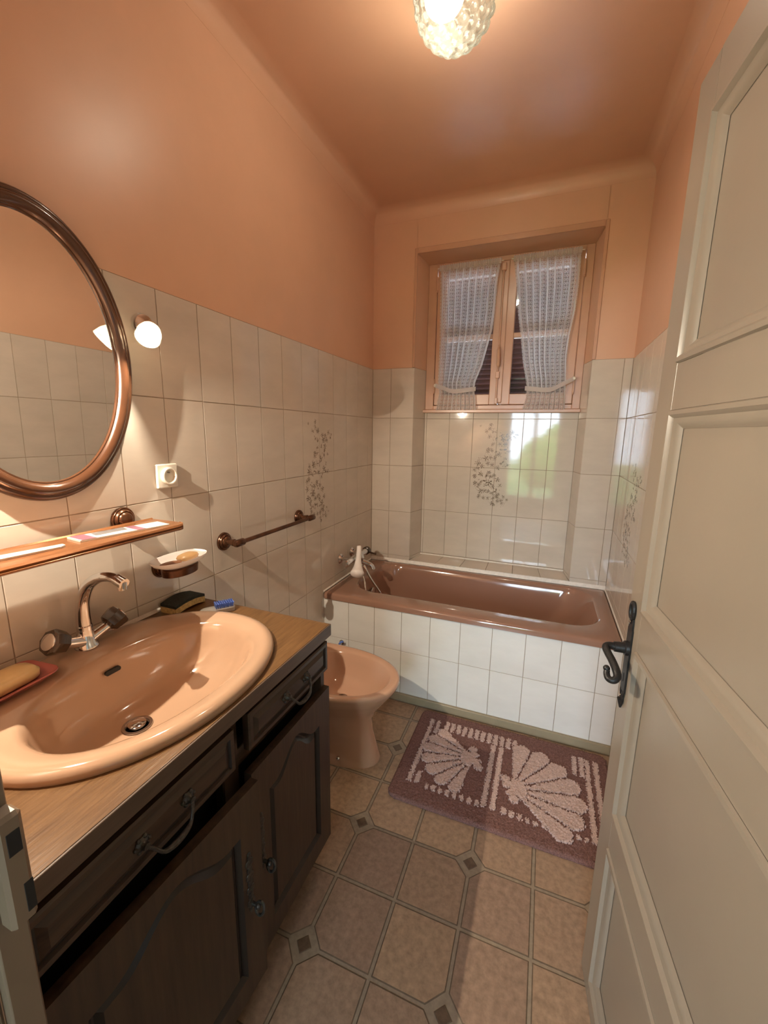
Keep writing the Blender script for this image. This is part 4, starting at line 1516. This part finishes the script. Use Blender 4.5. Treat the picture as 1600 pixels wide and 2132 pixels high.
def pquad(a, b, z0, z1):
    """strip of the packet between fractions a and b"""
    A0, A1 = Vector((0.050, -0.345)), Vector((0.108, -0.352))
    B0, B1 = Vector((0.088, -0.132)), Vector((0.146, -0.142))
    pts = [A0.lerp(B0, a), A1.lerp(B1, a), A1.lerp(B1, b), A0.lerp(B0, b)]
    return MB().prism([tuple(p) for p in pts], 'z', z0, z1)


pquad(0, 1, ZS + 0.0004, ZS + 0.0045).build('sleeve', 'paper_white', pk, smooth=None)
pquad(0.02, 0.16, ZS + 0.0045, ZS + 0.0049).build('mauve_label', 'paper_mauve', pk, smooth=None)
pquad(0.22, 0.58, ZS + 0.0045, ZS + 0.0049).xform(lambda p: Vector((p.x * 0.55 + 0.030, p.y, p.z))).build('grey_label', 'paper_grey', pk, smooth=None)
pquad(0.60, 0.70, ZS + 0.0045, ZS + 0.0049).build('mauve_stripe', 'paper_mauve', pk, smooth=None)

twl = thing('towel_rail', 'dark copper towel rail on the left wall tiles', 'towel rail', (0.04, 0.47, 0.97))
TZ = 1.0025
for y_ in (0.207, 0.702):
    rosette(MB(), y_, TZ, 0.034).build('rosette', 'bronze', twl)
    MB().lathe([(0.012, 0.018), (0.010, 0.030), (0.0125, 0.044), (0.0135, 0.050), (0.009, 0.054)], (0, y_, TZ), 'x', 20).build('post', 'bronze', twl)
    MB().tube([(0.066, y_ - 0.016, TZ), (0.066, y_ - 0.010, TZ), (0.066, y_ + 0.028, TZ), (0.066, y_ + 0.034, TZ)], [0.010, 0.0135, 0.0135, 0.010], 18).build('bracket', 'bronze', twl)
MB().tube([(0.066, 0.190, TZ), (0.066, 0.735, TZ)], 0.0082, 16).build('rail', 'bronze', twl)

shd = thing('soap_holder', 'dark copper wall bracket holding the white soap dish', 'soap holder', (0.05, -0.06, 0.98))
rosette(MB(), -0.062, 0.988, 0.034).build('rosette', 'bronze', shd)
MB().tube(spline([(0.016, -0.062, 0.985), (0.04, -0.062, 0.978), (0.062, -0.062, 0.985)], 5), 0.010, 14).build('arm', 'bronze', shd)
rg = [(0.075 + 0.034 * math.cos(2 * PI * i / 32), -0.058 + 0.052 * math.sin(2 * PI * i / 32), 0.992) for i in range(32)]
MB().loops([[(0.075 + (0.034 + dr_) * math.cos(2 * PI * i / 32), -0.058 + (0.054 + dr_) * math.sin(2 * PI * i / 32), 0.992 + dz) for i in range(32)]
            for dr_, dz in ((0, -0.016), (0.004, -0.014), (0.006, 0.006), (0.002, 0.010), (-0.004, 0.009), (-0.004, -0.014), (0, -0.016))]).build('ring', 'bronze', shd)
sd = thing('soap_dish', 'white oval soap dish with two soaps on the copper wall bracket', 'soap dish', (0.075, -0.058, 0.995))
ovs = [(0.026, 0.046, 1.0025), (0.034, 0.056, 1.0035), (0.048, 0.080, 1.014), (0.054, 0.090, 1.0255), (0.0535, 0.0895, 1.0275), (0.051, 0.087, 1.0265), (0.045, 0.076, 1.0165), (0.034, 0.058, 1.0075), (0.010, 0.02, 1.0065)]
MB().loops([oval(0.075, -0.058, a, b, z, 56, 2.35) for a, b, z in ovs], True, True).build('dish', 'shower_white', sd, smooth=60)


def soap_blob(c, a, b, h, ang, m_, label):
    lo = []
    for sc, zz in ((0.55, 0), (0.9, 0.2), (1.0, 0.5), (0.9, 0.8), (0.55, 1.0)):
        lo.append([Vector(rot2((p[0], p[1], c[2] + h * zz), ang, c)) for p in oval(c[0], c[1], a * sc, b * sc, 0, 28, 2.6)])
    return tag(MB().loops(lo, True, True).build('soap_bar', m_, smooth=60), label, 'soap', 'soaps in the white dish')


soap_blob((0.084, -0.098, 1.0105), 0.016, 0.032, 0.013, -0.25, 'soap_brown', 'thin brown soap piece in the white wall dish')
soap_blob((0.078, -0.030, 1.0115), 0.023, 0.038, 0.020, 0.15, 'soap_tan', 'rounded tan soap bar in the white wall dish')

# ------------------------------------------------------------------ door
DA = math.radians(5.97)
D0 = Vector((1.2845, 0.0605))
DV = Vector((math.sin(DA), -math.cos(DA)))
DN = Vector((-math.cos(DA), -math.sin(DA)))
DW, DZ0, DZ1, DTH = 0.800, 0.006, 2.022, 0.038


def D(s, off, z):
    p = D0 + DV * s + DN * off
    return Vector((p.x, p.y, z))


def dmb(mb):
    """mesh written as (s, off, z) -> world"""
    mb.xform(lambda p: D(p.x, p.y, p.z))
    mb.f = [tuple(reversed(q)) for q in mb.f]
    return mb


door = struct_empty('door_1', (D0.x, D0.y, 0))
PAN = [(0.070, 0.470), (0.561, 0.964), (1.047, 1.454), (1.537, 1.936)]
PS0, PS1 = 0.078, DW - 0.078
lf = MB()
lf.bbox(0, PS0, -DTH, 0, DZ0, DZ1, 0.002)
lf.bbox(PS1, DW, -DTH, 0, DZ0, DZ1, 0.002)
zprev = DZ0
for (a, b) in PAN + [(DZ1, None)]:
    lf.bbox(PS0 - 0.001, PS1 + 0.001, -DTH, 0, zprev, a, 0.0008)
    zprev = b
dmb(lf).build('leaf_frame', 'door_paint', door)
for (a, b) in PAN:
    def rr_(i, off):
        return [(PS0 + i, off, a + i), (PS1 - i, off, a + i), (PS1 - i, off, b - i), (PS0 + i, off, b - i)]
    mo = MB().loops([rr_(0, 0.0), rr_(0.002, 0.005), rr_(0.009, 0.006), rr_(0.013, 0.002), rr_(0.015, -0.001), rr_(0.022, -0.003), rr_(0.030, -0.009), rr_(0.034, -0.012)])
    pn = MB()
    pn.loops([rr_(0.030, -0.026), rr_(0.030, -0.013)], True, True)
    mo_o = dmb(mo)
    mo_o.f = [tuple(reversed(q)) for q in mo_o.f]
    pno = dmb(pn).build('panel', 'door_paint', door, smooth=None)
    mo_o.build('panel_moulding', 'door_paint', door, smooth=25)

# wrought iron handle set
hd = MB()
hd.bbox(0.019, 0.049, 0.0006, 0.004, 0.845, 0.995, 0.001)
hd.prism([(0.022, 0.0006), (0.046, 0.0006), (0.046, 0.004), (0.022, 0.004)], 'z', 0.992, 1.020)
hp = dmb(hd).build('handle_plate', 'iron', door)
tip = MB()
ring_ = [(0.034 + 0.011 * math.cos(2 * PI * i / 24), 0.004, 1.036 + 0.018 * math.sin(2 * PI * i / 24)) for i in range(24)]
tip.tube(ring_ + ring_[:1], 0.0042, 8, cap=False)
dmb(tip).build('plate_loop', 'iron', hp)
tip = MB()
for c2, r2 in (((0.026, 0.842), 0.006), ((0.042, 0.842), 0.006), ((0.028, 0.826), 0.0065), ((0.040, 0.826), 0.0065)):
    tip.sphere((c2[0], 0.003, c2[1]), r2, 10, 8, (1, 0.4, 1.6))
tip.tube([(0.034, 0.003, 0.825), (0.034, 0.003, 0.803)], [0.008, 0.002], 10)
dmb(tip).build('plate_tip', 'iron', hp)
for zz in (1.010, 0.832):
    dmb(MB().sphere((0.034, 0.006, zz), 0.004, 10, 8, (1, 0.5, 1.3))).build('screw', 'chrome', hp)
dmb(MB().bbox(0.0325, 0.0355, 0.0038, 0.0046, 0.868, 0.888, 0.0003)).build('keyhole', 'black', hp)
lv = MB()
lv.tube([(0.034, 0.003, 0.948), (0.034, 0.010, 0.948), (0.034, 0.011, 0.948), (0.034, 0.030, 0.948)], [0.0165, 0.0155, 0.0120, 0.0110], 18)
lvp = spline([(0.034, 0.026, 0.948), (0.034, 0.040, 0.949), (0.040, 0.048, 0.947), (0.054, 0.047, 0.942), (0.076, 0.043, 0.936), (0.100, 0.040, 0.928), (0.113, 0.040, 0.920), (0.118, 0.047, 0.914),
              (0.114, 0.056, 0.914), (0.105, 0.058, 0.920), (0.101, 0.057, 0.926)], 6)
lv.tube(lvp, [0.0080 - 0.0022 * max(0, (i / (len(lvp) - 1) - 0.5) * 2) for i in range(len(lvp))], 12)
lv.sphere((0.100, 0.058, 0.929), 0.0068, 10, 8)
dmb(lv).build('lever', 'iron', door, smooth=50)
# lock edge plate on the free edge
dmb(MB().bbox(-0.0012, 0.0006, -0.030, -0.010, 0.84, 1.02, 0.0004)).build('lock_edge_plate', 'dark_chrome', door)
for zz in (0.25, 1.0, 1.80):
    dmb(MB().tube([(DW + 0.004, -0.002, zz - 0.04), (DW + 0.004, -0.002, zz + 0.04)], 0.006, 10)).build('hinge', 'iron', door)

# door frame with lock keeper
jf = MB()
jf.bbox(0.570, 0.600, -0.782, YN + 0.0005, 0, 2.045, 0.002)
jf.bbox(0.560, 0.588, -0.872, -0.782, 0, 2.045, 0.004)
jf.bbox(1.376, 1.405, -0.872, YN + 0.0005, 0, 2.045, 0.002)
jf.bbox(0.560, 1.405, -0.872, YN + 0.0005, 2.045, 2.080, 0.002)
jf.bbox(0.500, 0.580, -0.880, -0.8595, 0, 2.12, 0.005)
jf.bbox(1.396, 1.470, -0.880, -0.8595, 0, 2.12, 0.005)
tr3 = jf.build('trim_3', 'jamb_paint', smooth=40, kind='structure')
kp = MB().bbox(0.599, 0.6225, -0.776, YN + 0.0015, 0.898, 1.030, 0.004)
kp_o = kp.build('lock_keeper', 'jamb_paint', tr3)
MB().bbox(0.6215, 0.6229, -0.7690, -0.7570, 0.985, 1.012, 0.0005).build('latch_hole', 'black', kp_o)
MB().bbox(0.6215, 0.6229, -0.7620, -0.7535, 0.910, 0.946, 0.0005).build('bolt_hole', 'black', kp_o)

# ------------------------------------------------------------------ bath mat
rug = thing('bath_mat', 'mauve pink tufted bath mat with two scallop shells on the floor', 'bath mat', (1.02, 0.62, 0.001))
RXA, RXB, RYA, RYB = 0.602, 1.438, 0.348, 0.896
ST = 0.0034
NXg, NYg = int((RXB - RXA) / ST), int((RYB - RYA) / ST)
rr2 = random.Random(11)
HN = [[rr2.uniform(-1, 1) for _ in range(NYg + 2)] for _ in range(NXg + 2)]


def inside_rr(x, y_, x0, x1, y0, y1, r):
    dx = max(x0 + r - x, 0, x - (x1 - r))
    dy = max(y0 + r - y_, 0, y_ - (y1 - r))
    return x0 <= x <= x1 and y0 <= y_ <= y1 and dx * dx + dy * dy <= r * r


def shell(x, y_, hx, hy, ang, size, spread):
    """scallop: hinge at (hx, hy), fan opening towards ang; returns height 0..1"""
    dx, dy = x - hx, y_ - hy
    r = math.hypot(dx, dy)
    a = (math.atan2(dy, dx) - ang + PI) % (2 * PI) - PI
    lobes = 7
    t = a / spread
    if abs(t) < 1:
        q = t * lobes / 2
        lobe = abs(math.cos(PI * q))
        edge = size * (0.90 + 0.11 * lobe) * (1 - 0.10 * t * t)
        if 0.02 < r < edge:
            gap = 0.0052 / max(r, 0.01)
            d = abs((q + 0.5) % 1 - 0.5) if False else abs(((q - 0.5) % 1 + 0.5) % 1 - 0.0)
            f_ = (q + 0.5) % 1.0
            wall_ = min(f_, 1 - f_) * (2 * spread / lobes)
            if r > 0.055 and wall_ < gap:
                return 0
            return 1
    if r < 0.034 and abs(a) < 2.7:
        return 1
    # wings of the hinge
    for s in (-1, 1):
        wx, wy = hx + 0.048 * math.cos(ang + s * 1.75), hy + 0.048 * math.sin(ang + s * 1.75)
        if math.hypot(x - wx, y_ - wy) < 0.017:
            return 1
    return 0


def m_shell_l(x, y_):
    return shell(x, y_, 0.895, 0.655, PI + 0.38, 0.225, 1.10)


def m_shell_r(x, y_):
    return shell(x, y_, 1.062, 0.555, 0.42, 0.275, 1.22)


def m_stripes(x, y_):
    # short bars along the top and bottom, long bars on the sides and in the middle
    if 0.735 < x < 1.075 and 0.775 < y_ < 0.835 and not m_shell_l(x, y_) and not m_shell_r(x, y_):
        return (x - 0.735) % 0.0285 < 0.0165
    if 1.29 < x < 1.345 and 0.73 < y_ < 0.835:
        return (x - 1.295) % 0.0285 < 0.0145
    for xc in (0.668, 0.700):
        if abs(x - xc) < 0.0075 and 0.44 < y_ < 0.83 and not (xc > 0.69 and 0.50 < y_ < 0.74):
            return True
    for xc in (0.968, 1.002):
        if abs(x - xc) < 0.0085 and 0.43 < y_ < 0.765 and (xc < .98 or abs(y_ - .6) > 0.0):
            return True
    for xc in (1.352, 1.386):
        if abs(x - xc) < 0.0080 and 0.43 < y_ < 0.83:
            return True
    if 1.035 < x < 1.33 and 0.425 < y_ < 0.455 + 0.02 * math.sin(9 * x):
        return (x - 1.035) % 0.0285 < 0.0150 and not m_shell_r(x, y_)
    if 0.74 < x < 0.95 and 0.425 < y_ < 0.450:
        return (x - 0.735) % 0.0285 < 0.0145
    return False


def pile(mask, name, m_, zoff, amp, edge_skirt=True):
    idx, v, f = {}, [], []

    def vid(i, j):
        if (i, j) not in idx:
            x = RXA + i * ST
            y_ = RYA + j * ST
            d = min(x - RXA, RXB - x, y_ - RYA, RYB - y_)
            fall = min(1.0, d / 0.010) if edge_skirt else 1.0
            idx[(i, j)] = len(v)
            v.append((x + HN[i][j] * 0.0009, y_ + HN[j % NXg][i % NYg] * 0.0009, 0.002 + (zoff - 0.002) * (0.35 + 0.65 * math.sqrt(max(0, fall))) + HN[i][j] * amp))
        return idx[(i, j)]
    for i in range(NXg):
        for j in range(NYg):
            x, y_ = RXA + (i + .5) * ST, RYA + (j + .5) * ST
            jx, jy = (0, 0) if edge_skirt else (HN[i][j] * 0.0045, HN[(i * 7 + 3) % NXg][(j * 5 + 1) % NYg] * 0.0045)
            if mask(x + jx, y_ + jy):
                f.append((vid(i, j), vid(i + 1, j), vid(i + 1, j + 1), vid(i, j + 1)))
    # skirt down the boundary
    cnt = {}
    for q in f:
        for a_, b_2 in zip(q, q[1:] + q[:1]):
            cnt[(a_, b_2)] = cnt.get((a_, b_2), 0) + 1
    low = {}
    drop = zoff - 0.0015 if edge_skirt else 0.008

    def lid(a_):
        if a_ not in low:
            p = v[a_]
            low[a_] = len(v)
            v.append((p[0], p[1], max(0.0012, p[2] - drop)))
        return low[a_]
    for (a_, b_2) in list(cnt):
        if (b_2, a_) not in cnt:
            f.append((b_2, a_, lid(a_), lid(b_2)))
    mb = MB()
    mb.v, mb.f, mb.m = v, f, [0] * len(f)
    return mb.build(name, m_, rug, smooth=80)


pile(lambda x, y_: inside_rr(x, y_, RXA, RXB, RYA, RYB, 0.045), 'pile_ground', 'rug', 0.014, 0.0022)
pile(m_shell_l, 'shell_motif', 'rug_light', 0.0205, 0.0023, False)
pile(m_shell_r, 'shell_motif', 'rug_light', 0.0205, 0.0023, False)
pile(m_stripes, 'stripe_motif', 'rug_light', 0.0185, 0.0014, False)

# ------------------------------------------------------------------ hall behind the camera and the garden beyond
hf = MB().box(-0.75, 2.3, -3.32, YN, -0.06, -0.0014).build('floor_hall', 'hall_floor', smooth=None, kind='structure')
hw = MB()
hw.box(-0.85, -0.75, -3.32, YN - 0.105, 0, 2.6)
hw.box(2.3, 2.4, -3.32, YN - 0.105, 0, 2.6)
hw.box(-0.75, -0.1, YN - 0.105, YN - 0.05, 0, 2.6)
hw.box(W + 0.1, 2.3, YN - 0.105, YN - 0.05, 0, 2.6)
hw.box(-0.75, 0.41, -3.32, -3.2, 0, 2.6)
hw.box(1.27, 2.3, -3.32, -3.2, 0, 2.6)
hw.box(0.41, 1.27, -3.32, -3.2, 2.15, 2.6)
hw.box(0.41, 1.27, -3.32, -3.2, 0, 0.25)
hw.build('wall_hall', 'white_paint', smooth=None, kind='structure')
MB().box(-0.85, 2.4, -3.32, YN - 0.105, 2.6, 2.66).build('ceiling_hall', 'white_paint', smooth=None, kind='structure')
hwn = MB()
for x0, x1 in ((0.41, 0.46), (0.83, 0.89), (1.22, 1.27)):
    hwn.bbox(x0, x1, -3.27, -3.22, 0.25, 2.15, 0.004)
hwn.bbox(0.46, 1.22, -3.27, -3.22, 0.25, 0.33, 0.004)
hwn.bbox(0.46, 1.22, -3.27, -3.22, 2.07, 2.15, 0.004)
hwn.build('window_2', 'white_paint', smooth=40, kind='structure')
MB().box(-12, 14, -22, -3.4, -0.3, -0.15).build('ground_lawn', 'lawn', smooth=None, kind='structure')
hg = MB()
rh = random.Random(3)
for i in range(26):
    x_ = 0.95 + i * 0.16
    hg.sphere((x_, -6.2 + rh.uniform(-.3, .3), 0.55 + rh.uniform(-.2, .5)), rh.uniform(0.45, 0.7), 12, 8, (1, 1, 1.2))
tag(hg.build('garden_hedge', 'hedge', smooth=60), 'green garden hedge outside the hall window, mirrored in the recess tiles', 'hedge')
